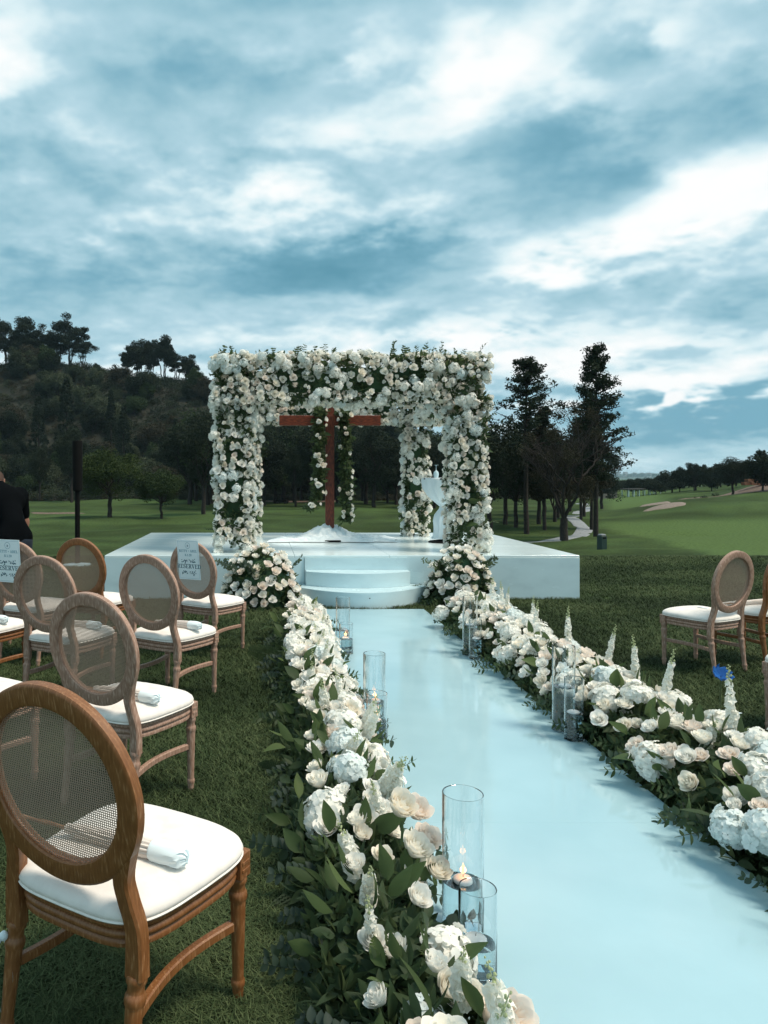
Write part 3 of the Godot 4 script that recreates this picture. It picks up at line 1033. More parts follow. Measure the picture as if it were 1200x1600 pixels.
# the two mounds on the grass in front of the arch pillars
func mound(label: String, c: Vector3, hw: float, hgt: float, seed_: int, n_rose: int) -> void:
	rng.seed = seed_
	var o := thing("flower_mound", label, "flower mound", c, 0.0, "flower mounds at the foot of the arch")
	var mb := MB.new()
	mb.lathe(PackedVector2Array([Vector2(0.001, 0), Vector2(hw * 0.72, 0), Vector2(hw * 0.66, hgt * 0.5), Vector2(hw * 0.4, hgt * 0.8), Vector2(0.001, hgt * 0.88)]), 16)
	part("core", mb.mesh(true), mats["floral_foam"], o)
	var where := []
	for i in 520:
		var a := rng.randf() * TAU
		var e := asin(rng.randf_range(0.0, 1.0))
		var n := Vector3(cos(a) * cos(e), sin(e), sin(a) * cos(e))
		where.append(turned(n + Vector3(rng.randf_range(-0.6, 0.6), rng.randf_range(-0.4, 0.6), rng.randf_range(-0.6, 0.6)), rng.randf() * TAU, rng.randf_range(0.07, 0.12), n * Vector3(hw, hgt, hw * 0.8) * rng.randf_range(0.62, 0.95)))
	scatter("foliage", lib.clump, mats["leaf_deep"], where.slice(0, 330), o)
	scatter("foliage", lib.clump, mats["leaf_dark"], where.slice(330), o)
	for i in 22:
		var a := rng.randf() * TAU
		var low := i < 13
		var d := Vector3(cos(a), -0.1 if low else 0.7, sin(a))
		var kind := i % 3
		var p := Vector3(cos(a) * hw * 0.7, hgt * (0.12 if low else 0.6), sin(a) * hw * 0.6)
		if kind == 0: part("ruscus_sprig", lib.ruscus[i % 2], mats["leaf_mid"], o, turned(d, rng.randf(), 0.3, p))
		else: part("eucalyptus_sprig", lib.euc[i % 2], mats["leaf_grey"], o, turned(d, rng.randf(), 0.3, p))
	var set_ := []
	var tries := 0
	while tries < 2500 and set_.size() < n_rose:
		tries += 1
		var a := rng.randf() * TAU
		var e := asin(rng.randf_range(0.12, 1.0))
		var n := Vector3(cos(a) * cos(e), sin(e), sin(a) * cos(e))
		var p := n * Vector3(hw, hgt, hw * 0.8) * rng.randf_range(0.97, 1.08)
		var size := rng.randf_range(0.09, 0.13)
		var ok := true
		for q in set_:
			if (q as Vector3).distance_to(p) < 0.098: ok = false
		if not ok: continue
		set_.append(p)
		add_rose(o, p, n + Vector3(0, 0.3, 0.25), size, true)

# ---------------------------------------------------------------- arch
func arch() -> void:
	rng.seed = 4242
	var o := thing("floral_arch", "square four-pillared wedding arch covered in white roses and hydrangeas on the stage", "arch", Vector3(1.23, 0.584, -11.75))
	var hx := 1.62
	var hz := 1.38
	var top := 2.70
	var boxes := []       # [centre, half size, weight of its front]
	for sx in [-1.0, 1.0]:
		for sz in [-1.0, 1.0]:
			boxes.append([Vector3(sx * (hx if sz > 0 else hx - 0.14), (top - 0.6) / 2, sz * hz), Vector3(0.22 if sz > 0 else 0.17, (top - 0.6) / 2, 0.2 if sz > 0 else 0.17), "pillar"])
	boxes.append([Vector3(0, top - 0.30, hz), Vector3(hx + 0.23, 0.29, 0.22), "beam"])
	boxes.append([Vector3(0, top - 0.34, -hz), Vector3(hx + 0.2, 0.32, 0.2), "beam"])
	boxes.append([Vector3(-hx, top - 0.37, 0), Vector3(0.21, 0.33, hz - 0.22), "beam"])
	boxes.append([Vector3(hx, top - 0.37, 0), Vector3(0.21, 0.33, hz - 0.22), "beam"])
	var dark := []
	var dark2 := []
	var blooms := []      # [position, normal, size, hydrangea?, how well seen]
	var eye := Vector3(0, EYE, 0) - o.position
	for q in boxes:
		var c: Vector3 = q[0]
		var h: Vector3 = q[1]
		var mb := MB.new()
		mb.box(c - h * 0.55, c + h * 0.55, 0.02)
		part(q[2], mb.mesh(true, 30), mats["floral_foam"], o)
		for axis in 3:
			for s in [-1.0, 1.0]:
				var u := (axis + 1) % 3
				var w := (axis + 2) % 3
				var n := Vector3.ZERO
				n[axis] = s
				if q[2] == "pillar" and axis == 1: continue
				var area := 4.0 * h[u] * h[w]
				var fc := c
				fc[axis] += s * h[axis]
				var seen := (eye - fc).normalized().dot(n)
				for i in int(area * 85):
					var p := fc
					p[u] += rng.randf_range(-1, 1) * h[u]
					p[w] += rng.randf_range(-1, 1) * h[w]
					var d := n + Vector3(rng.randf_range(-0.7, 0.7), rng.randf_range(-0.5, 0.7), rng.randf_range(-0.7, 0.7))
					(dark if rng.randf() < 0.6 else dark2).append(turned(d, rng.randf() * TAU, rng.randf_range(0.07, 0.12), p - n * rng.randf_range(-0.02, 0.06)))
				var local := []
				for k in int(area * 760):
					var p := fc
					p[u] += rng.randf_range(-1.04, 1.04) * h[u]
					p[w] += rng.randf_range(-1.04, 1.04) * h[w]
					# clusters of hydrangea, roses between, dark gaps left open
					var f := nz.get_noise_3d(p.x * 70.0, p.y * 70.0, p.z * 70.0 + axis * 40.0)
					var g := nz.get_noise_3d(p.x * 130.0 + 400.0, p.y * 130.0, p.z * 130.0)
					if g < -0.17: continue
					var hyd := f > 0.16
					var size := rng.randf_range(0.12, 0.18) if hyd else rng.randf_range(0.075, 0.115)
					if not hyd and rng.randf() < 0.22: size *= 0.55
					var ok := true
					for e in local:
						if (e[0] as Vector3).distance_to(p) < (float(e[1]) + size) * 0.385:
							ok = false
							break
					if not ok: continue
					local.append([p, size])
					var nn := n + Vector3(rng.randf_range(-0.4, 0.4), rng.randf_range(-0.1, 0.45), rng.randf_range(-0.4, 0.4))
					blooms.append([p + n * rng.randf_range(0.0, 0.07), nn, size, hyd, seen - (1.0 if n.y > 0.5 else 0.0)])
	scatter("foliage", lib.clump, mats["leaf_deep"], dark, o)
	scatter("foliage", lib.clump, mats["leaf_dark"], dark2, o)
	blooms.sort_custom(func(a, b): return float(a[4]) > float(b[4]))
	var n_r := 0
	var n_h := 0
	var rest := {}
	for q in blooms:
		var single: bool = (n_h < 290) if q[3] else (n_r < 300)
		if float(q[4]) < 0.0: single = false
		if single:
			if q[3]:
				n_h += 1
				add_hydrangea(o, q[0], q[1], q[2], true)
			else:
				n_r += 1
				add_rose(o, q[0], q[1], q[2], true)
		else:
			var k: String = "hydrangea_white" if q[3] else rose_tones[rng.randi() % 6]
			if not rest.has(k): rest[k] = []
			var nn: Vector3 = q[1]
			rest[k].append(turned(nn, rng.randf() * TAU, q[2], (q[0] as Vector3) - nn.normalized() * float(q[2]) * 0.3))
	for k in rest:
		scatter("blooms", lib.hydrangea_small[0] if k == "hydrangea_white" else lib.rose_small[rng.randi() % 3], mats[k], rest[k], o)
	# leafy tips above the beams and out of the sides
	for i in 120:
		var fx := rng.randf_range(-1.0, 1.0)
		var p := Vector3(fx * (hx + 0.2), top - 0.06, hz + rng.randf_range(-0.2, 0.2))
		var d := Vector3(rng.randf_range(-0.5, 0.5), 1.0, rng.randf_range(-0.2, 0.4))
		if i > 62:
			var sx := -1.0 if rng.randf() < 0.5 else 1.0
			p = Vector3(sx * (hx + rng.randf_range(-0.2, 0.22)), rng.randf_range(0.2, 2.5), hz + rng.randf_range(-0.1, 0.24))
			d = Vector3(sx * rng.randf_range(0.2, 1.0), rng.randf_range(-0.2, 0.8), rng.randf_range(0.1, 0.9))
		var pick := i % 3
		if pick == 0: part("ruscus_sprig", lib.ruscus[i % 2], mats["leaf_dark"], o, turned(d, rng.randf() * TAU, rng.randf_range(0.2, 0.32), p))
		elif pick == 1: part("leaf", lib.leaf[i % 3], mats["leaf_mid"], o, turned(d, rng.randf() * TAU, rng.randf_range(0.13, 0.2), p))
		else: part("eucalyptus_sprig", lib.euc[i % 2], mats["leaf_dark"], o, turned(d, rng.randf() * TAU, rng.randf_range(0.18, 0.26), p))

# leafy garlands that hang beside the cross
func garland(label: String, pts: Array, seed_: int) -> void:
	rng.seed = seed_
	var o := thing("hanging_garland", label, "garland", Vector3(pts[0].x, 0.584, pts[0].z), 0.0, "leafy garlands hanging from the arch")
	var path := PackedVector3Array()
	var rad := PackedFloat32Array()
	for p in pts:
		path.append(p - o.position)
		rad.append(0.012)
	var mb := MB.new()
	mb.tube(path, rad, 6)
	part("stem", mb.mesh(), mats["stem_green"], o)
	var where := []
	var c := Curve3D.new()
	for p in path: c.add_point(p)
	var total := c.get_baked_length()
	for i in int(total * 150):
		var p := c.sample_baked(rng.randf() * total)
		var d := Vector3(rng.randfn(), rng.randfn() * 0.6 - 0.3, rng.randfn()).normalized()
		where.append(turned(d, rng.randf() * TAU, rng.randf_range(0.06, 0.10), p + d * Vector3(1, 0.3, 1) * rng.randf_range(0.02, 0.11)))
	scatter("foliage", lib.clump, mats["leaf_dark"], where, o)
	for i in int(total * 14):
		var p := c.sample_baked(rng.randf() * total)
		var d := Vector3(rng.randfn(), rng.randfn() * 0.4, absf(rng.randfn()) + 0.4).normalized()
		add_rose(o, p + d * 0.13, d, rng.randf_range(0.05, 0.095), true)
	for i in int(total * 9):
		var p := c.sample_baked(rng.randf() * total)
		var d := Vector3(rng.randfn(), -0.3, absf(rng.randfn())).normalized()
		part("leaf", lib.leaf[i % 3], mats["leaf_mid"], o, turned(d, rng.randf() * TAU, 0.12, p + d * 0.08))

# ---------------------------------------------------------------- stage, steps, runner
const SX0 := -2.1
const SX1 := 4.22
const SZ0 := -9.83
const SZ1 := -13.95
const SH := 0.58

func stage() -> void:
	var o := thing("wedding_stage", "wide low glossy white stage platform under the flower arch", "stage", Vector3((SX0 + SX1) / 2, 0, (SZ0 + SZ1) / 2))
	var w := (SX1 - SX0) / 2
	var d := (SZ0 - SZ1) / 2
	var mb := MB.new()
	mb.box(Vector3(-w + 0.03, -0.3, -d + 0.03), Vector3(w - 0.03, SH - 0.03, d - 0.03), 0.01)
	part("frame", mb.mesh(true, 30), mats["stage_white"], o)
	# deck panels
	for i in 5:
		for j in 3:
			var x0 := -w + 2 * w * i / 5.0
			var z0 := -d + 2 * d * j / 3.0
			mb = MB.new()
			mb.box(Vector3(x0 + 0.002, SH - 0.028, z0 + 0.002), Vector3(x0 + 2 * w / 5.0 - 0.002, SH + rng.randf_range(0.0, 0.0015), z0 + 2 * d / 3.0 - 0.002), 0.003)
			part("deck_panel", mb.mesh(true, 30), mats["deck_white"], o)
	# front skirt panels and the sides
	var cx := 1.25 - o.position.x
	var xs := [-w, -w + 0.98, -w + 1.96, cx - 0.69, cx + 0.69, w - 1.22, w]
	for i in xs.size() - 1:
		mb = MB.new()
		var proud := 0.022 if i == 3 else 0.0
		mb.box(Vector3(float(xs[i]) + 0.0015, -0.06, d - 0.03), Vector3(float(xs[i + 1]) - 0.0015, SH - 0.0295, d + proud), 0.002)
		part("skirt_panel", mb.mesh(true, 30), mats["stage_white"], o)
	for s in [-1.0, 1.0]:
		for j in 3:
			mb = MB.new()
			var z0 := -d + (2 * d - 0.031) * j / 3.0
			mb.box(Vector3(s * w - (0.029 if s > 0 else 0.0), -0.3, z0 + 0.0015), Vector3(s * w + (0.0 if s > 0 else 0.029), SH - 0.0295, z0 + (2 * d - 0.031) / 3.0 - 0.0015), 0.002)
			part("side_panel", mb.mesh(true, 30), mats["stage_white"], o)

func bowed(half: float, bulge: float, h: float, z0: float) -> ArrayMesh:
	# a step whose front bows outwards: outline swept up
	var outline := PackedVector2Array()
	var side := 0.42
	outline.append(Vector2(-half, z0))
	for k in 25:
		var t := k / 24.0 * 2.0 - 1.0
		outline.append(Vector2(half * t, z0 + side * 0.35 + bulge * (1.0 - t * t)))
	outline.append(Vector2(half, z0))
	var mb := MB.new()
	var rows := []
	for q in [[0.0, 0.0], [h - 0.008, 0.0], [h - 0.002, -0.002], [h, -0.008]]:
		var row := PackedVector3Array()
		for p in outline:
			var n := Vector2(p.x * 0.4, p.y - z0 + 0.2).normalized()
			row.append(Vector3(p.x + n.x * float(q[1]), q[0], p.y + n.y * float(q[1])))
		rows.append(row)
	mb.grid(rows, true, true)
	mb.fan(rows[3], true)
	return mb.mesh(true, 40)

func steps_and_runner() -> void:
	var o := thing("stage_steps", "two white bow-fronted steps leading from the runner up to the stage", "steps", Vector3(1.25, 0, SZ0))
	part("lower_step", bowed(0.9, 0.62, 0.205, 0.03), mats["stage_white"], o)
	part("upper_step", bowed(0.68, 0.24, 0.185, 0.03), mats["stage_white"], o, Transform3D(Basis(), Vector3(0, 0.2065, 0)))
	var mb := MB.new()
	mb.lathe(PackedVector2Array([Vector2(0.001, 0.006), Vector2(0.006, 0.004), Vector2(0.008, 0.0)]), 10)
	part("screw_cap", mb.mesh(), mats["black_metal"], o, Transform3D(Basis(Vector3.RIGHT, PI / 2), Vector3(0.06, 0.14, 0.815)))
	var leaf := Node3D.new()
	leaf.free()
	solo("fallen_sprig", lib.ruscus[0], mats["leaf_dark"], "small dark leaf sprig lying on the lower white step", "sprig", Transform3D(Basis(Vector3.UP, 1.45) * Basis(Vector3.RIGHT, -PI / 2).scaled(Vector3.ONE * 0.2), Vector3(2.1, 0.225, -9.62)))
	# runner: two glossy sheets end to end
	var r := thing("aisle_runner", "long glossy pale white runner leading up the aisle to the steps", "runner", Vector3(1.27, 0, -4.4))
	var cuts := [4.9, 1.0, -4.58]
	for i in 2:
		mb = MB.new()
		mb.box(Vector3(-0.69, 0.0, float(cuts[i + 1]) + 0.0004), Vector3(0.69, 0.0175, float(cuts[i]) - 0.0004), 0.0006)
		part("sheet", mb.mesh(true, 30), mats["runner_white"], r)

# ---------------------------------------------------------------- chairs
func turned_leg(h: float) -> PackedVector2Array:
	var pr := PackedVector2Array()
	for q in [[0.0, 0.001], [0.0, 0.0135], [0.02, 0.0155], [0.045, 0.0165], [0.05, 0.0195], [0.06, 0.0205], [0.068, 0.0195], [0.072, 0.0165], [0.1, 0.0168], [h - 0.075, 0.0225], [h - 0.07, 0.0255], [h - 0.058, 0.027], [h - 0.048, 0.0255], [h - 0.042, 0.021], [h - 0.026, 0.021], [h - 0.018, 0.0255], [h - 0.008, 0.0265], [h, 0.024], [h, 0.001]]:
		pr.append(Vector2(q[1], q[0]))
	return pr

func seat_outline(u: float, grow: float) -> Vector3:
	# rounded trapezoid, wide at the front (-z)
	var a := u * TAU
	var c := cos(a)
	var s := sin(a)
	var e := 0.42
	var x := signf(c) * pow(absf(c), e)
	var z := signf(s) * pow(absf(s), e)
	var half := lerpf(0.205, 0.245, (1.0 - z) / 2)
	var bow := 0.018 * (1.0 - x * x) * (1.0 if z < 0 else 0.3)
	return Vector3(x * (half + grow + 0.012 * (1.0 - z * z)), 0, z * (0.225 + grow + bow) - 0.01)

func chair_shapes() -> void:
	var mb := MB.new()
	# front leg with its square block
	mb.lathe(turned_leg(0.385), 16, Vector3.ZERO)
	lib["front_leg"] = mb.mesh(true, 40)
	mb = MB.new()
	mb.box(Vector3(-0.026, 0.384, -0.026), Vector3(0.026, 0.462, 0.026), 0.003)
	for y in [0.405, 0.428]:
		mb.box(Vector3(-0.018, y, -0.0285), Vector3(0.018, y + 0.010, -0.026), 0.001)
		for s in [-1.0, 1.0]:
			mb.box(Vector3(s * 0.0272 - 0.0013, y, -0.018), Vector3(s * 0.0272 + 0.0013, y + 0.010, 0.018), 0.0008)
	lib["leg_block"] = mb.mesh(true, 30)
	# rear leg, raked backwards: it pivots at its top (y = 0.33)
	mb = MB.new()
	mb.lathe(turned_leg(0.335), 16, Vector3(0, -0.335, 0))
	lib["rear_leg"] = mb.mesh(true, 40)
	# rear post: from the block at the seat up into the oval
	mb = MB.new()
	var path := PackedVector3Array()
	var wid := PackedFloat32Array()
	var c := Curve3D.new()
	for q in [[0.207, 0.33, 0.2], [0.207, 0.45, 0.203], [0.192, 0.525, 0.213], [0.186, 0.585, 0.224], [0.203, 0.65, 0.236], [0.222, 0.70, 0.244]]:
		c.add_point(Vector3(q[0], q[1], q[2]))
	for i in c.point_count:
		var a := c.get_point_position(maxi(i - 1, 0))
		var b := c.get_point_position(mini(i + 1, c.point_count - 1))
		c.set_point_in(i, (a - b) * 0.17)
		c.set_point_out(i, (b - a) * 0.17)
	for k in 21:
		var t := k / 20.0
		path.append(c.sample_baked(c.get_baked_length() * t, true))
		wid.append(lerpf(0.054, 0.046, minf(t * 2.2, 1.0)))
	mb.ribbon(path, wid, 0.040, Vector3.RIGHT, 0.3)
	lib["post_right"] = mb.mesh(true, 35)
	var mir := MB.new()
	mir.put(mb, Transform3D(Basis.from_scale(Vector3(-1, 1, 1)), Vector3.ZERO))
	for i in range(0, mir.ix.size(), 3):
		var q := mir.ix[i + 1]
		mir.ix[i + 1] = mir.ix[i + 2]
		mir.ix[i + 2] = q
	lib["post_left"] = mir.mesh(true, 35)
	# oval frame (built in its own plane, then leaned)
	mb = MB.new()
	var rows := []
	for k in 73:
		var a := TAU * k / 72
		var row := PackedVector3Array()
		for q in [[-0.030, -0.012], [-0.027, -0.017], [-0.017, -0.019], [0.020, -0.019], [0.030, -0.012], [0.030, 0.012], [0.020, 0.019], [-0.017, 0.019], [-0.027, 0.017], [-0.030, 0.012], [-0.024, 0.006], [-0.024, -0.006]]:
			var n := Vector3(cos(a) / 0.240, sin(a) / 0.243, 0).normalized()
			row.append(Vector3(cos(a) * 0.240, sin(a) * 0.243, 0) + n * float(q[0]) + Vector3(0, 0, q[1]))
		rows.append(row)
	mb.grid(rows, true, true)
	lib["oval"] = mb.mesh(true, 40)
	# woven cane: two sets of crossing strands
	mb = MB.new()
	var pitch := 0.0066
	for set_ in 2:
		var n := int(0.24 / pitch)
		for k in range(-n, n + 1):
			var x := k * pitch
			var a := 0.218 if set_ == 0 else 0.223
			var b := 0.223 if set_ == 0 else 0.218
			if absf(x) >= a: continue
			var l := b * sqrt(1.0 - x * x / (a * a))
			var z := 0.0011 * (1.0 if set_ == 0 else -1.0)
			var hw := 0.0015
			var p: Array
			if set_ == 0: p = [Vector3(x - hw, -l, z), Vector3(x + hw, -l, z), Vector3(x + hw, l, z), Vector3(x - hw, l, z), Vector3(x, -l, z + 0.001), Vector3(x, l, z + 0.001)]
			else: p = [Vector3(-l, x - hw, z), Vector3(-l, x + hw, z), Vector3(l, x + hw, z), Vector3(l, x - hw, z), Vector3(-l, x, z - 0.001), Vector3(l, x, z - 0.001)]
			var base := mb.v.size()
			for v in p: mb.v.append(v)
			mb.quad(base, base + 4, base + 5, base + 3)
			mb.quad(base + 4, base + 1, base + 2, base + 5)
	lib["cane"] = mb.mesh(false)
	# seat rail with three beads
	mb = MB.new()
	rows = []
	for q in [[-0.03, 0.386], [-0.004, 0.386], [0.004, 0.389], [0.006, 0.400], [0.002, 0.406], [0.0, 0.409], [0.006, 0.413], [0.009, 0.421], [0.007, 0.429], [0.001, 0.433], [0.001, 0.436], [0.009, 0.440], [0.012, 0.448], [0.009, 0.457], [-0.03, 0.459]]:
		var row := PackedVector3Array()
		for k in 64:
			var p := seat_outline(k / 64.0, q[0])
			# the rail dips towards the legs
			p.y = q[1] + 0.0
			row.append(p)
		rows.append(row)
	mb.grid(rows, true, true)
	lib["seat_rail"] = mb.mesh(true, 50)
	# cushion
	mb = MB.new()
	rows = []
	for q in [[-0.012, 0.458], [0.010, 0.459], [0.019, 0.467], [0.021, 0.478], [0.016, 0.491], [0.004, 0.502], [-0.018, 0.512], [-0.05, 0.520], [-0.09, 0.526], [-0.14, 0.5295], [-0.19, 0.531]]:
		var row := PackedVector3Array()
		for k in 72:
			var p := seat_outline(k / 72.0, q[0])
			if float(q[0]) < -0.1:
				var o := seat_outline(k / 72.0, -0.1)
				p = o * (1.0 - (-0.1 - float(q[0])) / 0.125)
			p.y = float(q[1]) + 0.004 * nz.get_noise_2d(p.x * 260.0, p.z * 260.0) * (1.0 if float(q[0]) < 0.0 else 0.0)
			row.append(p)
		rows.append(row)
	mb.grid(rows, true, true)
	mb.fan(rows[rows.size() - 1], true)
	lib["cushion"] = mb.mesh(true)
	# piping round its lower edge
	mb = MB.new()
	rows = []
	for q in 7:
		var a := TAU * q / 6
		var row := PackedVector3Array()
		for k in 64:
			var p := seat_outline(k / 64.0, 0.0175 + 0.0042 * cos(a))
			p.y = 0.4625 + 0.0042 * sin(a)
			row.append(p)
		rows.append(row)
	mb.grid(rows, true, true)
	lib["piping"] = mb.mesh(true)
	# side stretcher, bowed inwards
	mb = MB.new()
	path = PackedVector3Array()
	wid = PackedFloat32Array()
	for k in 13:
		var t := k / 12.0
		path.append(Vector3(lerpf(0.212, 0.205, t) - 0.035 * sin(PI * t), lerpf(0.235, 0.222, t), lerpf(-0.20, 0.212, t)))
		wid.append(0.024)
	mb.ribbon(path, wid, 0.03, Vector3.RIGHT, 0.35)
	lib["stretcher"] = mb.mesh(true, 40)

func make_chair(wood: String) -> Node3D:
	var t := Node3D.new()
	t.name = "dining_chair"
	var m: Material = mats[wood]
	part("piping", lib.piping, mats["linen"], part("cushion", lib.cushion, mats["linen"], t))
	part("seat_rail", lib.seat_rail, m, t)
	for s in [-1.0, 1.0]:
		var l := part("leg", lib.front_leg, m, t, Transform3D(Basis(), Vector3(s * 0.222, 0, -0.215)))
		part("block", lib.leg_block, m, l)
		part("leg", lib.rear_leg, m, t, Transform3D(Basis(Vector3.RIGHT, -0.13).scaled(Vector3(1, 1.0 / cos(0.13), 1)), Vector3(s * 0.207, 0.335, 0.2)))
		part("back_post", lib.post_right if s > 0 else lib.post_left, m, t)
		part("stretcher", lib.stretcher, m, t, Transform3D(Basis.from_scale(Vector3(s, 1, 1)), Vector3.ZERO))
	var lean := Transform3D(Basis(Vector3.RIGHT, 0.14), Vector3(0, 0.80, 0.262))
	var f := part("back_frame", lib.oval, m, t, lean)
	part("cane_panel", lib.cane, mats["cane"], f)
	return t

func place_chair(proto: Node3D, label: String, group: String, x: float, z: float, turn_deg: float, scale := 1.0) -> Node3D:
	var c: Node3D = proto.duplicate()
	c.name = numbered("dining_chair")
	add_child(c)
	c.position = Vector3(x, 0, z)
	c.rotation_degrees.y = turn_deg
	c.scale = Vector3.ONE * scale
	tag(c, label, "chair", group)
	return c

func parasol_shapes() -> void:
	var mb := MB.new()
	# pleated closed canopy, along +x
	var pr := PackedVector2Array([Vector2(0.001, 0.0), Vector2(0.013, 0.0), Vector2(0.020, 0.05), Vector2(0.026, 0.17), Vector2(0.029, 0.26), Vector2(0.027, 0.30), Vector2(0.001, 0.30)])
	mb.lathe(pr, 60, Vector3.ZERO, 15, 0.28)
	lib["parasol"] = mb.mesh(true)
	mb = MB.new()
	var r := RandomNumberGenerator.new()
	r.seed = 31
	var rows := []
	for q in [[0.0265, 0.285], [0.030, 0.292], [0.031, 0.32], [0.029, 0.345], [0.030, 0.36], [0.028, 0.374], [0.020, 0.386], [0.010, 0.39]]:
		var row := PackedVector3Array()
		for k in 26:
			var a := TAU * k / 26
			var rr: float = float(q[0]) * (1.0 + (0.0 if float(q[1]) < 0.33 else 0.12 * r.randf_range(-1, 1)))
			row.append(Vector3(cos(a) * rr, float(q[1]) + (0.0 if float(q[1]) < 0.35 else r.randf_range(-0.006, 0.006)), sin(a) * rr))
		rows.append(row)
	mb.grid(rows, true, false)
	mb.fan(rows[rows.size() - 1], false)
	lib["parasol_wrap"] = mb.mesh(true, 40)
	mb = MB.new()
	mb.tube(PackedVector3Array([Vector3(0, -0.16, 0), Vector3(0, 0.0, 0)]), PackedFloat32Array([0.006, 0.006]), 8)
	lib["parasol_handle"] = mb.mesh()

func parasol(label: String, chair: Node3D, along: float, across: float, turn: float) -> void:
	var o := thing("folded_parasol", label, "parasol", Vector3.ZERO, 0.0, "folded paper parasols on the seats")
	var local := Transform3D(Basis(Vector3.UP, turn) * Basis(Vector3.BACK, -PI / 2), Vector3(across, 0.548, along))
	o.transform = chair.transform * local
	part("canopy", lib.parasol, mats["paper_warm"], o)
	part("wrapping", lib.parasol_wrap, mats["paper"], o)
	part("handle", lib.parasol_handle, mats["honey_wood"], o)

func text_mesh(s: String, size: float, font_bold := true) -> TextMesh:
	var t := TextMesh.new()
	var f := SystemFont.new()
	f.font_names = PackedStringArray(["Droid Serif"])
	f.font_weight = 700 if font_bold else 400
	t.font = f
	t.text = s
	t.font_size = 32
	t.pixel_size = size / 32.0
	t.depth = 0.0006
	return t

func sign_card(label: String, chair: Node3D, dx: float, tilt: float) -> void:
	var o := thing("reserved_sign", label, "sign", Vector3.ZERO, 0.0, "reserved cards hung on chair backs")
	# hangs over the back of the oval, on the side the camera sees (chair's +z)
	o.transform = chair.transform * Transform3D(Basis(Vector3.RIGHT, 0.10) * Basis(Vector3.BACK, tilt), Vector3(dx, 0.90, 0.305))
	var w := 0.128
	var h := 0.185
	var mb := MB.new()
	var rows := []
	for k in 9:
		var t := k / 8.0
		rows.append(PackedVector3Array([Vector3(-w, lerpf(-h, h, t), 0.004 * sin(t * 3.0)), Vector3(0, lerpf(-h, h, t), 0.004 * sin(t * 3.0) + 0.003), Vector3(w, lerpf(-h, h, t), 0.004 * sin(t * 3.0))]))
	mb.box(Vector3(-w, -h, -0.0012), Vector3(w, h, 0.0008), 0.0005)
	part("card", mb.mesh(true, 30), mats["paper"], o)
	# thin printed border
	mb = MB.new()
	for q in [[-1, 0], [1, 0], [0, -1], [0, 1]]:
		var cx: float = q[0] * (w - 0.012)
		var cy: float = q[1] * (h - 0.012)
		var ex := 0.0008 if q[0] != 0 else w - 0.0128
		var ey := 0.0008 if q[1] != 0 else h - 0.0128
		mb.box(Vector3(cx - ex, cy - ey, 0.0008), Vector3(cx + ex, cy + ey, 0.0011), 0.0001)
	part("border_line", mb.mesh(true, 30), mats["ink_pale"], o)
	for q in [["RESERVED", 0.052, -0.062, "ink"], ["BETTY + ABEL", 0.030, 0.082, "ink_pale"], ["8.1.20", 0.028, 0.044, "ink_pale"], ["B", 0.026, 0.130, "ink"]]:
		part("lettering", text_mesh(q[0], q[1]), mats[q[3]], o, Transform3D(Basis(), Vector3(0, q[2], 0.0012)))
	# ring round the initial, and sprigs above and below the word
	mb = MB.new()
	rows = []
	for k in 33:
		var a := TAU * k / 32
		rows.append(PackedVector3Array([Vector3(cos(a) * 0.026, 0.133 + sin(a) * 0.026, 0.0011), Vector3(cos(a) * 0.029, 0.133 + sin(a) * 0.029, 0.0011)]))
	mb.grid(rows)
	part("ring", mb.mesh(false), mats["ink_pale"], o)
	var r := RandomNumberGenerator.new()
	r.seed = 71
	mb = MB.new()
	for row in [-0.012, -0.118]:
		for s in [-1.0, 1.0]:
			for k in 9:
				var a := r.randf_range(-0.5, PI + 0.5)
				var t := Transform3D(Basis(Vector3.BACK, a).scaled(Vector3.ONE * r.randf_range(0.014, 0.026)), Vector3(s * (0.018 + 0.008 * k), row + r.randf_range(-0.012, 0.012), 0.0012))
				leaf_into(mb, t, 0.5, 0.0)
	part("sprig_print", mb.mesh(false), mats["ink"], o)

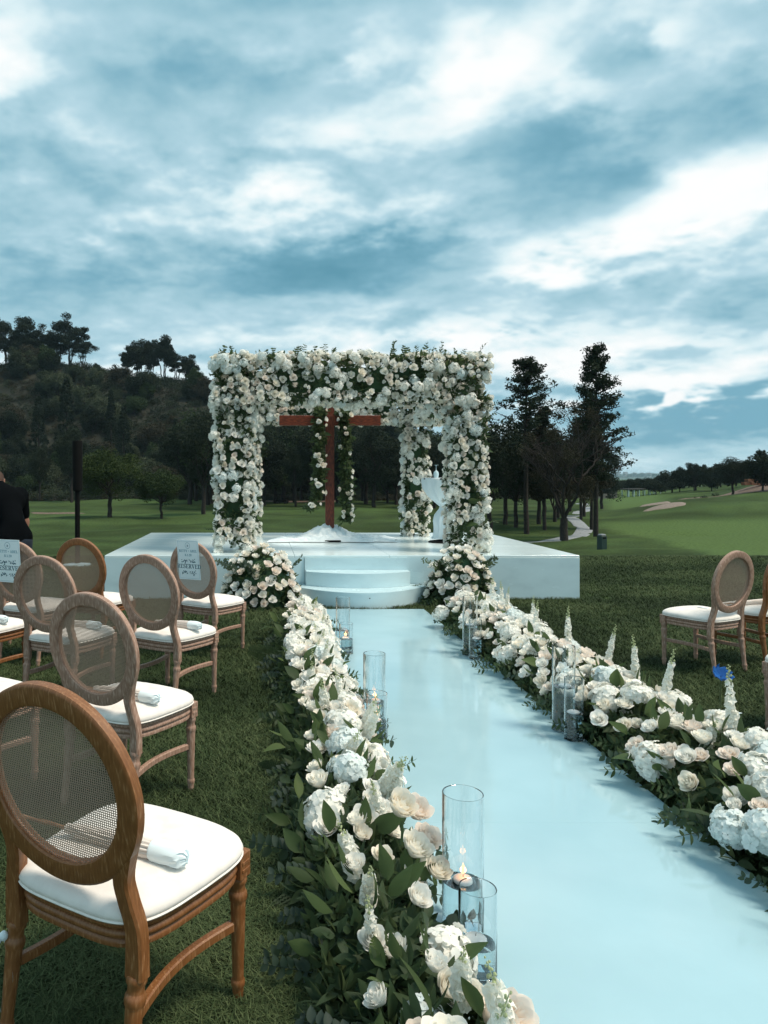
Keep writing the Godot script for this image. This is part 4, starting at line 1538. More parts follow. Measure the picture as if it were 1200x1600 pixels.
func chairs() -> void:
	chair_shapes()
	parasol_shapes()
	plain("paper_warm", sgl(0.82, 0.76, 0.71), 0.85)
	plain("ink_pale", sgl(0.12, 0.32, 0.42), 0.8)
	var pale := make_chair("limed_wood")
	var honey := make_chair("honey_wood")
	var gl := "round-backed cane chairs left of the aisle"
	var gr := "round-backed cane chairs right of the aisle"
	# heights of the backs, feet and seats read off the photograph
	var a1 := place_chair(honey, "nearest chair, honey-brown oval cane back and a folded parasol on its white seat", gl, -0.40, -2.19, -31)
	a1.scale = Vector3(1.08, 1.0, 1.08)
	var b1 := place_chair(pale, "pale limed oval-back chair directly behind the nearest honey-brown one, second along the aisle", gl, -0.665, -3.70, -30)
	place_chair(pale, "chair of which only the white seat shows at the left edge above the nearest chair", gl, -1.50, -3.82, -30)
	var c1 := place_chair(pale, "pale limed oval-back chair with a folded parasol, third along the aisle on the left", gl, -0.66, -5.42, -32)
	var c2 := place_chair(pale, "pale limed oval-back chair left of the third aisle chair, overlapped by the second one", gl, -1.40, -5.36, -24)
	var c3 := place_chair(honey, "honey-brown chair cut by the left edge of the picture, a parasol on its seat", gl, -2.13, -5.62, -24)
	var d1 := place_chair(pale, "left chair nearest the stage, a reserved card hung on its oval back", gl, -0.48, -6.86, -34, 0.97)
	place_chair(honey, "honey-brown oval-back chair between the two chairs with reserved cards", gl, -1.52, -6.86, -24)
	var d3 := place_chair(pale, "pale oval-back chair with a reserved card in front of the bending person", gl, -2.0, -6.55, -22)
	place_chair(pale, "chair at the left edge, only a seat corner showing beside the bending person", gl, -2.72, -7.0, -24)
	var r1 := place_chair(pale, "complete pale limed oval-back chair standing on the lawn right of the runner", gr, 3.72, -6.24, 26, 0.95)
	var r2 := place_chair(honey, "honey-brown chair at the right edge, half behind the complete pale chair", gr, 4.31, -6.50, 26, 0.95)
	place_chair(pale, "chair cut by the right edge, only its white seat corner and front leg showing", gr, 3.47, -4.56, 26, 0.97)
	pale.free()
	honey.free()
	parasol("folded white parasol with a pale blue wrapped tip on the nearest chair", a1, 0.06, -0.17, 0.10)
	parasol("folded white parasol on the second aisle chair's seat", b1, 0.08, -0.16, 0.06)
	parasol("folded white parasol on the third aisle chair's seat", c1, 0.05, -0.12, 0.12)
	parasol("folded parasol seen through the cane left of the third aisle chair", c2, 0.0, -0.14, 0.1)
	parasol("folded parasol on the seat of the honey-brown chair at the left edge", c3, 0.02, -0.14, 0.05)
	parasol("folded parasol with pale blue ribbon on the honey-brown chair at the right edge", r2, 0.0, -0.2, -0.2)
	sign_card("pale blue reserved card on the chair nearest the stage", d1, -0.02, 0.02)
	sign_card("pale blue reserved card on the chair at the far left", d3, -0.05, -0.01)
	# small things on and at the chairs
	var mb := MB.new()
	mb.box(Vector3(-0.03, 0, -0.04), Vector3(0.03, 0.0015, 0.04), 0.0004)
	var card := solo("place_card", mb.mesh(true, 30), mats["paper"], "small white card lying on the seat of the complete right-hand chair", "card")
	card.transform = r1.transform * Transform3D(Basis(Vector3.UP, 0.4) * Basis(Vector3.RIGHT, 0.12), Vector3(0.03, 0.536, -0.02))
	ribbon_strip("white ribbon hanging from the rear leg of the nearest chair", a1.transform * Vector3(-0.225, 0.30, 0.23), 0.26, mats["cloth_white"], 3, 0.016)
	ribbon_strip("pale blue ribbon hanging from the seat of the honey-brown chair at the right edge", r2.transform * Vector3(-0.245, 0.545, -0.03), 0.22, mats["paper"], 5, 0.02)

func ribbon_strip(label: String, from: Vector3, length: float, m: Material, seed_: int, width: float) -> void:
	var r := RandomNumberGenerator.new()
	r.seed = seed_
	var o := thing("hanging_ribbon", label, "ribbon", from)
	var ph := r.randf() * 6.0
	for k in 2:
		var mb := MB.new()
		var rows := []
		for i in 13:
			var t := i / 12.0
			var x := 0.018 * sin(t * 5.0 + ph + k * 2.0) + (k - 0.5) * 0.03
			var z := 0.012 * cos(t * 4.0 + ph + k)
			var a := t * 1.6 + k * 0.8 + ph
			var s := Vector3(cos(a), 0, sin(a)) * width / 2
			var p := Vector3(x, -t * length * (1.0 - 0.25 * k), z)
			rows.append(PackedVector3Array([p - s, p + Vector3(0, 0, 0.0008), p + s]))
		mb.grid(rows)
		part("tail", mb.mesh(true), m, o)
	var mb2 := MB.new()
	mb2.lathe(PackedVector2Array([Vector2(0.001, -0.012), Vector2(0.012, -0.008), Vector2(0.014, 0.004), Vector2(0.006, 0.012), Vector2(0.001, 0.012)]), 9)
	part("knot", mb2.mesh(), m, o)

# ---------------------------------------------------------------- candle vases
func vase(label: String, candle_label: String, x: float, z: float, r: float, h: float, level: float, lit: bool) -> void:
	var o := thing("glass_cylinder_vase", label, "vase", Vector3(x, 0.0185, z), 0.0, "glass cylinder vases with floating candles")
	var wall := 0.0035
	var mb := MB.new()
	mb.lathe(PackedVector2Array([Vector2(r - wall, 0.0125), Vector2(r, 0.0125), Vector2(r, h), Vector2(r - wall * 0.3, h + 0.002), Vector2(r - wall, h), Vector2(r - wall, 0.0125)]), 48)
	part("glass_wall", mb.mesh(true, 50), mats["thick_glass"], o)
	mb = MB.new()
	mb.lathe(PackedVector2Array([Vector2(0.001, 0.0), Vector2(r - 0.004, 0.0), Vector2(r, 0.003), Vector2(r, 0.010), Vector2(r - 0.002, 0.0115), Vector2(0.001, 0.0115)]), 48)
	part("base", mb.mesh(true, 40), mats["thick_glass"], o)
	mb = MB.new()
	var ri := r - wall - 0.0004
	mb.lathe(PackedVector2Array([Vector2(0.001, 0.013), Vector2(ri - 0.002, 0.013), Vector2(ri, 0.015), Vector2(ri, level + 0.002), Vector2(ri - 0.003, level), Vector2(0.001, level)]), 48)
	part("water", mb.mesh(true, 40), mats["water"], o)
	# the candle rides in the water
	var c := thing("floating_candle", candle_label, "candle", Vector3(x + rng.randf_range(-0.008, 0.008), 0.0185 + level, z + rng.randf_range(-0.008, 0.008)), 0.0, "white floating candles")
	mb = MB.new()
	var cr := 0.036
	mb.lathe(PackedVector2Array([Vector2(0.001, 0.0006), Vector2(cr * 0.9, 0.0006), Vector2(cr, 0.004), Vector2(cr * 0.98, 0.010), Vector2(cr * 0.8, 0.015), Vector2(cr * 0.4, 0.0175), Vector2(0.001, 0.018)]), 32)
	part("wax", mb.mesh(true, 50), mats["wax"], c)
	mb = MB.new()
	mb.tube(PackedVector3Array([Vector3(0, 0.017, 0), Vector3(0.001, 0.028, 0)]), PackedFloat32Array([0.0013, 0.001]), 6)
	part("wick", mb.mesh(), mats["wick"], c)
	if lit:
		mb = MB.new()
		mb.lathe(PackedVector2Array([Vector2(0.0005, 0.026), Vector2(0.005, 0.032), Vector2(0.0065, 0.040), Vector2(0.004, 0.053), Vector2(0.0005, 0.066)]), 14)
		part("flame", mb.mesh(), mats["flame_glow"], c)
		var l := OmniLight3D.new()
		l.name = "candle_light"
		l.light_energy = 0.0007
		l.light_color = Color(1.0, 0.62, 0.3)
		l.omni_range = 6.0
		l.omni_attenuation = 2.0
		l.light_size = 0.006
		l.shadow_enabled = true
		l.position = Vector3(0, 0.042, 0)
		c.add_child(l)

func vases() -> void:
	rng.seed = 66
	vase("tall glass cylinder nearest the camera, lit candle afloat halfway up", "lit candle in the nearest tall vase", 0.705, -2.60, 0.071, 0.475, 0.165, true)
	vase("short glass cylinder in front of the nearest tall one", "unlit candle in the nearest short vase", 0.690, -2.37, 0.060, 0.27, 0.095, false)
	vase("tall glass cylinder halfway up the left edge of the runner", "candle in the tall vase halfway up the left of the runner", 0.712, -4.70, 0.070, 0.47, 0.165, true)
	vase("short glass cylinder in front of the left tall one halfway up the runner", "lit candle in the short vase halfway up the left of the runner", 0.700, -4.52, 0.064, 0.27, 0.10, true)
	vase("tall glass cylinder by the steps at the far left end of the runner", "candle in the tall vase at the far left end of the runner", 0.752, -6.90, 0.066, 0.47, 0.165, false)
	vase("short glass cylinder by the far left tall one near the steps", "lit candle in the short vase at the far left end of the runner", 0.758, -6.70, 0.063, 0.27, 0.13, true)
	vase("tall glass cylinder halfway up the right edge of the runner", "candle in the tall vase halfway up the right of the runner", 1.895, -4.65, 0.069, 0.53, 0.275, false)
	vase("shorter glass cylinder in front of the right tall one halfway up the runner", "candle in the shorter vase halfway up the right of the runner", 1.893, -4.49, 0.057, 0.37, 0.16, false)
	vase("tall glass cylinder at the far right end of the runner", "candle in the tall vase at the far right end of the runner", 1.872, -6.66, 0.066, 0.52, 0.26, false)
	vase("shorter glass cylinder in front of the far right tall one", "candle in the shorter vase at the far right end of the runner", 1.874, -6.50, 0.056, 0.34, 0.17, false)

# ---------------------------------------------------------------- cross, table, small things
func cross_and_table() -> void:
	rng.seed = 12
	var z := -12.3
	var o := thing("wooden_cross", "tall dark red wooden cross standing on the stage under the arch", "cross", Vector3(1.12, 0.582, z))
	var mb := MB.new()
	mb.box(Vector3(-0.07, 0.0, -0.065), Vector3(0.07, 2.28, 0.065), 0.008)
	part("upright", mb.mesh(true, 30), mats["red_wood"], o)
	for s in [-1.0, 1.0]:
		mb = MB.new()
		mb.box(Vector3(0.078, -0.082, -0.062), Vector3(0.84, 0.082, 0.062), 0.008)
		part("crossbar", mb.mesh(true, 30), mats["red_wood_along"], o, Transform3D(Basis(Vector3.UP, 0.0 if s > 0 else PI), Vector3(0, 1.985, 0)))
	mb = MB.new()
	mb.box(Vector3(-0.08, 1.90, 0.0652), Vector3(0.08, 2.07, 0.074), 0.004)
	part("joint_plate", mb.mesh(true, 30), mats["red_wood"], o)
	mb = MB.new()
	mb.box(Vector3(-0.12, 0.0, 0.075), Vector3(0.14, 0.03, 0.47), 0.006)
	part("foot", mb.mesh(true, 30), mats["black_metal"], o)
	# crumpled white cloth heaped over the foot
	mb = MB.new()
	var rows := []
	for i in 61:
		var row := PackedVector3Array()
		for j in 101:
			var x := lerpf(-0.95, 1.05, j / 100.0)
			var y := lerpf(-0.32, 0.46, i / 60.0)
			var rim := 1.0 + 0.22 * nz.get_noise_2d(x * 60.0, y * 60.0 + 50.0)
			x *= rim
			y *= rim
			var d := sqrt(pow(x / 0.25, 2.0) + pow((y - 0.02) / 0.2, 2.0))
			var heap := 0.115 * exp(-d * d * 0.7) + 0.055 * exp(-pow(x / 0.75, 2.0) - pow(y / 0.3, 2.0))
			var fold := (1.0 - absf(nz.get_noise_2d(x * 130.0 + y * 40.0, y * 170.0))) * 0.13 + (1.0 - absf(nz.get_noise_2d(x * 300.0 + 70.0, y * 330.0))) * 0.06
			var e := minf(minf(i, 60 - i) / 8.0, minf(j, 100 - j) / 10.0)
			var edge := clampf(e, 0.0, 1.0)
			row.append(Vector3(x, 0.004 + (heap + maxf(fold - 0.10, 0.0) * (0.55 + heap * 5.0)) * edge, y))
		rows.append(row)
	mb.grid(rows, false, true)
	solo("draped_cloth", mb.mesh(true), mats["cloth_white"], "crumpled white cloth heaped round the foot of the cross", "cloth", Transform3D(Basis(), Vector3(1.10, 0.585, z + 0.02)))
	# high table with a tied white cloth
	var tp := Vector3(2.93, 0.584, -11.85)
	var t := thing("high_table", "tall round cocktail table half hidden behind the right front arch pillar", "table", tp)
	mb = MB.new()
	mb.lathe(PackedVector2Array([Vector2(0.001, 1.005), Vector2(0.345, 1.005), Vector2(0.35, 1.015), Vector2(0.345, 1.025), Vector2(0.001, 1.025)]), 40)
	part("table_top", mb.mesh(true, 40), mats["black_metal"], t)
	mb = MB.new()
	mb.tube(PackedVector3Array([Vector3(0, 0.03, 0), Vector3(0, 1.0, 0)]), PackedFloat32Array([0.03, 0.03]), 14)
	part("column", mb.mesh(), mats["black_metal"], t)
	mb = MB.new()
	mb.lathe(PackedVector2Array([Vector2(0.001, 0.05), Vector2(0.06, 0.045), Vector2(0.25, 0.018), Vector2(0.27, 0.008), Vector2(0.26, 0.0), Vector2(0.001, 0.0)]), 36)
	part("base", mb.mesh(true, 40), mats["black_metal"], t)
	mb = MB.new()
	rows = []
	for q in [[0.002, 1.031, 0.0], [0.33, 1.031, 0.0], [0.352, 1.024, 0.05], [0.355, 0.99, 0.12], [0.325, 0.86, 0.2], [0.25, 0.73, 0.25], [0.15, 0.63, 0.25], [0.085, 0.57, 0.16], [0.10, 0.53, 0.2], [0.165, 0.44, 0.28], [0.18, 0.34, 0.3], [0.165, 0.2, 0.3], [0.17, 0.10, 0.3], [0.20, 0.055, 0.3]]:
		var row := PackedVector3Array()
		for k in 96:
			var a := TAU * k / 96
			var w := sin(a * 11.0 + float(q[1]) * 2.5) * 0.6 + sin(a * 7.0 + 1.3 - float(q[1]) * 4.0) * 0.4
			var rr: float = float(q[0]) * (1.0 + float(q[2]) * 0.6 * w)
			row.append(Vector3(cos(a) * rr, q[1], sin(a) * rr))
		rows.append(row)
	mb.grid(rows, true, true)
	solo("table_cloth", mb.mesh(true), mats["cloth_white"], "pale tablecloth gathered at the waist of the high table", "tablecloth", Transform3D(Basis(), tp))
	var g := thing("wine_glass", "empty wine glass standing upside down on the high table", "glass", tp + Vector3(-0.15, 1.033, 0.02))
	mb = MB.new()
	mb.lathe(PackedVector2Array([Vector2(0.034, 0.0), Vector2(0.043, 0.05), Vector2(0.036, 0.09), Vector2(0.012, 0.115), Vector2(0.005, 0.122), Vector2(0.004, 0.19), Vector2(0.006, 0.196), Vector2(0.038, 0.2005), Vector2(0.038, 0.203), Vector2(0.001, 0.203)]), 28)
	part("bowl", mb.mesh(true, 50), mats["frosted_glass"], g)

func scattered_things() -> void:
	# black column on a post at the left, beyond the chairs
	var o := thing("speaker_post", "tall black post with a thicker black column on top, left of the stage", "post", Vector3((121.0 - PX) * 13.6 / F, 0, -13.6))
	var mb := MB.new()
	mb.tube(PackedVector3Array([Vector3(0, 0.02, 0), Vector3(0, 1.5, 0)]), PackedFloat32Array([0.046, 0.046]), 16)
	part("pole", mb.mesh(), mats["black_metal"], o)
	mb = MB.new()
	mb.lathe(PackedVector2Array([Vector2(0.001, 1.37), Vector2(0.075, 1.37), Vector2(0.088, 1.40), Vector2(0.096, 2.28), Vector2(0.088, 2.30), Vector2(0.001, 2.305)]), 22)
	part("column", mb.mesh(true, 40), mats["black_metal"], o)
	mb = MB.new()
	mb.lathe(PackedVector2Array([Vector2(0.001, 0.05), Vector2(0.10, 0.05), Vector2(0.25, 0.03), Vector2(0.26, 0.0), Vector2(0.001, 0.0)]), 26)
	part("foot", mb.mesh(true, 40), mats["stage_white"], o)
	# green bin far down the slope
	var p := ground_at(940.5, 46.0)
	o = thing("waste_bin", "dark green waste bin with a pale lid on the slope right of the stage", "bin", p, 0.3)
	mb = MB.new()
	mb.box(Vector3(-0.21, -0.05, -0.21), Vector3(0.21, 0.90, 0.21), 0.03)
	part("body", mb.mesh(true, 30), mats["bin_green"], o)
	mb = MB.new()
	mb.box(Vector3(-0.17, 0.90, -0.17), Vector3(0.17, 0.99, 0.17), 0.03)
	part("lid", mb.mesh(true, 30), mats["path_concrete"], o)
	mb = MB.new()
	mb.box(Vector3(-0.12, 0.70, 0.211), Vector3(0.12, 0.80, 0.216), 0.001)
	part("flap", mb.mesh(true, 30), mats["black_metal"], o)
	# crumpled blue ribbon behind the tall spike
	mb = MB.new()
	var r := RandomNumberGenerator.new()
	r.seed = 4
	for k in 9:
		var a := TAU * k / 9.0
		var rows := []
		for i in 9:
			var t := i / 8.0
			var rad := 0.048 * sin(PI * t) + 0.004
			var c := Vector3(cos(a + t * 0.7), 0.9 * sin(PI * t) * (0.3 + r.randf() * 0.5) + 0.2, sin(a + t * 0.7)) * rad
			var s := Vector3(-sin(a), 0.5, cos(a)).normalized() * 0.013
			rows.append(PackedVector3Array([c - s, c + s]))
		mb.grid(rows)
	var spot := at(1126, 1058, 4.1)
	var b := thing("blue_bow", "bright blue ribbon bow on a stick behind the tallest white spike on the right", "bow", Vector3(spot.x, 0, spot.z))
	part("bow", mb.mesh(true), plain("ribbon_blue", sgl(0.005, 0.10, 0.36), 0.5), b, Transform3D(Basis(Vector3.RIGHT, 0.7), Vector3(0, spot.y, 0)))
	mb = MB.new()
	mb.tube(PackedVector3Array([Vector3(0, 0, 0), Vector3(0, spot.y, 0)]), PackedFloat32Array([0.004, 0.004]), 6)
	part("stick", mb.mesh(), mats["stem_green"], b)
	# small white paper cone lying on the grass beside it
	spot = at(1141, 1116, 4.25)
	mb = MB.new()
	mb.lathe(PackedVector2Array([Vector2(0.026, 0.0), Vector2(0.013, 0.05), Vector2(0.0005, 0.1)]), 16)
	var c := thing("paper_cone", "small white paper cone on a stem right of the tallest white spike", "paper cone", Vector3(spot.x, 0, spot.z))
	part("cone", mb.mesh(), mats["paper"], c, Transform3D(Basis(Vector3.BACK, -1.5), Vector3(-0.03, spot.y, 0)))
	mb = MB.new()
	mb.tube(PackedVector3Array([Vector3(-0.03, 0, 0), Vector3(-0.03, spot.y, 0)]), PackedFloat32Array([0.003, 0.003]), 6)
	part("stem", mb.mesh(), mats["stem_green"], c)

# ---------------------------------------------------------------- trees
func leaves(mb: MB, r: RandomNumberGenerator, c: Vector3, rad: Vector3, n: int, size: float, shell := 0.4, droop := 0.0) -> void:
	for i in n:
		var d := Vector3(r.randfn(), r.randfn(), r.randfn()).normalized()
		var p := c + d * rad * pow(r.randf(), shell)
		var a := Vector3(r.randfn(), r.randfn() * 0.7 - droop, r.randfn()).normalized()
		var b := a.cross(Vector3(r.randfn(), r.randfn(), r.randfn())).normalized()
		var s := size * r.randf_range(0.6, 1.3)
		var w := s * r.randf_range(0.32, 0.5)
		var k := mb.v.size()
		var bend := a.cross(b) * s * 0.14
		mb.v.append(p - a * s * 0.5)
		mb.v.append(p + b * w * 0.5 + bend)
		mb.v.append(p + a * s * 0.5)
		mb.v.append(p - b * w * 0.5 + bend)
		mb.quad(k, k + 1, k + 2, k + 3)

func limb(mb: MB, a: Vector3, b: Vector3, r0: float, r1: float, r: RandomNumberGenerator, wob := 0.08, sides := 6) -> void:
	var path := PackedVector3Array()
	var rad := PackedFloat32Array()
	var l := a.distance_to(b)
	for k in 6:
		var t := k / 5.0
		var j := Vector3(r.randf_range(-1, 1), 0, r.randf_range(-1, 1)) * l * wob * sin(PI * t)
		path.append(a.lerp(b, t) + j)
		rad.append(lerpf(r0, r1, t))
	mb.tube(path, rad, sides, false)

# every builder gives [trunk mesh, crown mesh] at real size, base at the origin
func round_tree(h: float, w: float, clear: float, seed_: int, n: int, size: float) -> Array:
	var r := RandomNumberGenerator.new()
	r.seed = seed_
	var tr := MB.new()
	var cr := MB.new()
	limb(tr, Vector3(0, -0.3, 0), Vector3(r.randf_range(-0.1, 0.1), clear + 0.5, 0), h * 0.028, h * 0.02, r, 0.04, 9)
	var cy := (h + clear) / 2
	for i in 30:
		var d := Vector3(r.randfn(), r.randfn() * 0.9 + 0.15, r.randfn()).normalized()
		var f := r.randf_range(0.55, 0.80)
		var c := Vector3(0, cy, 0) + d * Vector3(w / 2, (h - clear) / 2, w / 2) * f
		if i < 10: limb(tr, Vector3(0, clear + 0.2, 0), c, h * 0.012, h * 0.003, r, 0.1, 5)
		leaves(cr, r, c, Vector3.ONE * w * r.randf_range(0.13, 0.2), n / 30, size, 0.45, 0.1)
	return [tr.mesh(), cr.mesh(false)]

func pine_tree(h: float, w: float, clear: float, seed_: int, size: float, open: float) -> Array:
	var r := RandomNumberGenerator.new()
	r.seed = seed_
	var tr := MB.new()
	var cr := MB.new()
	limb(tr, Vector3(0, -0.4, 0), Vector3(0, h * 0.97, 0), h * 0.017, h * 0.003, r, 0.012, 9)
	var y := clear
	while y < h * 0.985:
		var t := (y - clear) / (h - clear)
		var reach := w / 2 * (0.35 + 0.65 * sin(PI * clampf(0.25 + t * 0.75, 0, 1))) * (1.0 - t * 0.45) * r.randf_range(0.55, 1.15)
		var a := r.randf() * TAU
		var b := Vector3(cos(a), r.randf_range(0.0, 0.5), sin(a)) * reach
		var base := Vector3(0, y, 0)
		limb(tr, base, base + b, h * 0.005, h * 0.0015, r, 0.08, 4)
		for k in 5:
			var f := lerpf(0.3, 1.0, k / 4.0)
			if r.randf() < open: continue
			var c := base + b * f + Vector3(r.randf_range(-0.3, 0.3), r.randf_range(0.0, 0.35), r.randf_range(-0.3, 0.3))
			leaves(cr, r, c, Vector3(0.62, 0.38, 0.62) * r.randf_range(0.7, 1.2), 30, size, 0.6)
		y += h * r.randf_range(0.004, 0.0105)
	leaves(cr, r, Vector3(0, h * 0.97, 0), Vector3(0.3, 0.6, 0.3), 40, size, 0.6)
	return [tr.mesh(), cr.mesh(false)]

func gum_tree(h: float, w: float, seed_: int, n: int, size: float) -> Array:
	var r := RandomNumberGenerator.new()
	r.seed = seed_
	var tr := MB.new()
	var cr := MB.new()
	var stems := r.randi_range(3, 5)
	for s in stems:
		var a := TAU * s / stems + r.randf_range(-0.5, 0.5)
		var top := Vector3(cos(a) * w * r.randf_range(0.15, 0.36), h * r.randf_range(0.72, 0.95), sin(a) * w * r.randf_range(0.1, 0.3))
		var fork := top * Vector3(0.4, 0.45, 0.4)
		limb(tr, Vector3(cos(a) * 0.25, -0.4, sin(a) * 0.25), fork, h * 0.014, h * 0.010, r, 0.04, 6)
		limb(tr, fork, top, h * 0.010, h * 0.003, r, 0.06, 5)
		for k in 10:
			var f := r.randf_range(0.0, 1.0)
			var from := fork.lerp(top, f)
			var d := Vector3(cos(a + r.randf_range(-1.3, 1.3)), r.randf_range(0.1, 0.9), sin(a + r.randf_range(-1.3, 1.3))) * w * r.randf_range(0.1, 0.3)
			limb(tr, from, from + d, h * 0.004, h * 0.0015, r, 0.1, 4)
			leaves(cr, r, from + d, Vector3(1.0, 0.8, 1.0) * w * r.randf_range(0.10, 0.17), n / (stems * 11), size, 0.5, 0.4)
		leaves(cr, r, top, Vector3(1.0, 0.8, 1.0) * w * 0.15, n / (stems * 11), size, 0.5, 0.4)
	return [tr.mesh(), cr.mesh(false)]

func column_tree(h: float, w: float, seed_: int, n: int, size: float) -> Array:
	var r := RandomNumberGenerator.new()
	r.seed = seed_
	var tr := MB.new()
	var cr := MB.new()
	limb(tr, Vector3(0, -0.4, 0), Vector3(0, h * 0.9, 0), h * 0.016, h * 0.003, r, 0.01, 6)
	for i in n / 30:
		var t := pow(r.randf(), 0.8)
		var a := r.randf() * TAU
		var rad := w / 2 * (1.0 - pow(t, 1.6)) * r.randf_range(0.55, 1.05)
		leaves(cr, r, Vector3(cos(a) * rad, h * (0.08 + 0.92 * t), sin(a) * rad), Vector3(0.5, 0.7, 0.5) * w * 0.16, 30, size, 0.6)
	return [tr.mesh(), cr.mesh(false)]

func twigs(mb: MB, r: RandomNumberGenerator, a: Vector3, d: Vector3, l: float, rad: float, depth: int) -> void:
	var b := a + d * l
	limb(mb, a, b, rad, rad * 0.62, r, 0.07, 5 if depth > 2 else 3)
	if depth == 0: return
	for k in (3 if depth > 1 else 4):
		var e := (d + Vector3(r.randfn(), r.randf_range(0.0, 0.6), r.randfn()) * 0.52).normalized()
		twigs(mb, r, a.lerp(b, r.randf_range(0.55, 1.0)), e, l * r.randf_range(0.58, 0.8), rad * 0.58, depth - 1)

func bare_tree(h: float, seed_: int, n: int) -> Array:
	var r := RandomNumberGenerator.new()
	r.seed = seed_
	var tr := MB.new()
	var cr := MB.new()
	limb(tr, Vector3(0, -0.3, 0), Vector3(0, h * 0.16, 0), h * 0.032, h * 0.026, r, 0.02, 9)
	for k in 5:
		var a := TAU * k / 5 + r.randf() * 0.6
		twigs(tr, r, Vector3(0, h * r.randf_range(0.12, 0.17), 0), Vector3(cos(a) * 0.42, 1.0, sin(a) * 0.42).normalized(), h * r.randf_range(0.26, 0.34), h * 0.014, 4)
	for i in 24:
		leaves(cr, r, Vector3(r.randfn() * h * 0.12, h * r.randf_range(0.3, 0.95), r.randfn() * h * 0.12), Vector3.ONE * h * 0.06, n / 24, 0.16, 0.7)
	return [tr.mesh(), cr.mesh(false)]

func bush_shape(seed_: int, n: int) -> ArrayMesh:
	var r := RandomNumberGenerator.new()
	r.seed = seed_
	var cr := MB.new()
	for i in 12:
		var d := Vector3(r.randfn(), absf(r.randfn()) * 0.6, r.randfn()).normalized()
		leaves(cr, r, d * Vector3(0.32, 0.34, 0.32) + Vector3(0, 0.22, 0), Vector3.ONE * 0.2, n / 12, 0.11, 0.5)
	return cr.mesh(false)

func tree(called: String, label: String, group: String, shape: Array, crown: String, p: Vector3, turn: float, scale := 1.0, bark := "bark", squash := 1.0) -> Node3D:
	var o := thing(called, label, "tree", p, turn, group)
	o.scale = Vector3(scale * squash, scale, scale * squash)
	part("trunk", shape[0], mats[bark], o)
	part("crown", shape[1], mats[crown], o)
	return o

# ---------------------------------------------------------------- the hill and what grows on it
func ridge(u: float) -> float:
	var keys := [[-3.0, 30.0], [-0.9, 40.0], [-0.355, 41.0], [-0.25, 39.5], [-0.16, 35.5], [-0.06, 33.0], [0.05, 27.0], [0.16, 20.0], [0.24, 13.0], [0.34, 6.0], [0.46, 0.0], [3.0, 0.0]]
	for i in keys.size() - 1:
		if u <= float(keys[i + 1][0]):
			var t: float = (u - float(keys[i][0])) / (float(keys[i + 1][0]) - float(keys[i][0]))
			return lerpf(keys[i][1], keys[i + 1][1], t * t * (3.0 - 2.0 * t))
	return 0.0

func hill_height(u: float, d: float) -> float:
	var x := u * d
	var up := step(158.0, 262.0, d)
	return -3.6 + (ridge(u) + 3.6) * pow(up, 1.15) + nz.get_noise_2d(x * 0.9, d * 1.1) * 2.2 * step(165.0, 200.0, d)

func hill_at(u: float, d: float) -> Vector3:
	return Vector3(u * d, hill_height(u, d), -d)

func hillside() -> void:
	var mb := MB.new()
	var rows := []
	for j in 34:
		var d := 155.0 + 115.0 * j / 28.0
		if j > 28: d = 270.0 + (j - 28) * 60.0
		var row := PackedVector3Array()
		for i in 110:
			var u := lerpf(-1.9, 0.48, i / 109.0)
			row.append(hill_at(u, d))
		rows.append(row)
	mb.grid(rows, false, true)
	var soil := noise_tex(70, 0.03, [[0.0, sgl(0.008, 0.010, 0.005)], [0.6, sgl(0.016, 0.018, 0.009)], [0.88, sgl(0.032, 0.028, 0.017)], [1.0, sgl(0.07, 0.052, 0.035)]], 512)
	var m := tri_mat("hill_soil", soil, Vector3(0.03, 0.03, 0.03), 0.95, true)
	solo("hill", mb.mesh(), m, "steep dark brush-covered hill on the left beyond the golf course", "hill", Transform3D(), "", "structure")
	# low brush that nobody could count
	rng.seed = 300
	var where := [[], [], []]
	for i in 7000:
		var u := rng.randf_range(-0.62, 0.42)
		var d := rng.randf_range(162.0, 266.0)
		var s := rng.randf_range(1.6, 4.2)
		var t := nz.get_noise_2d(u * 900.0, d * 2.0) + rng.randf_range(-0.3, 0.3)
		where[0 if t < -0.1 else (1 if t < 0.22 else 2)].append(Transform3D(Basis(Vector3.UP, rng.randf() * TAU).scaled(Vector3(s * 1.3, s, s * 1.3)), hill_at(u, d) - Vector3(0, 0.2, 0)))
	var shapes := [bush_shape(1, 150), bush_shape(2, 150), bush_shape(3, 150)]
	lib["bush"] = shapes
	for i in 3:
		scatter("brush", shapes[i], mats[["crown_black", "crown_gum", "crown_dry"][i]], where[i], null, ["darkest low brush covering the hillside", "dull green low brush covering the hillside", "dry brownish low brush on the hillside"][i], "brush")

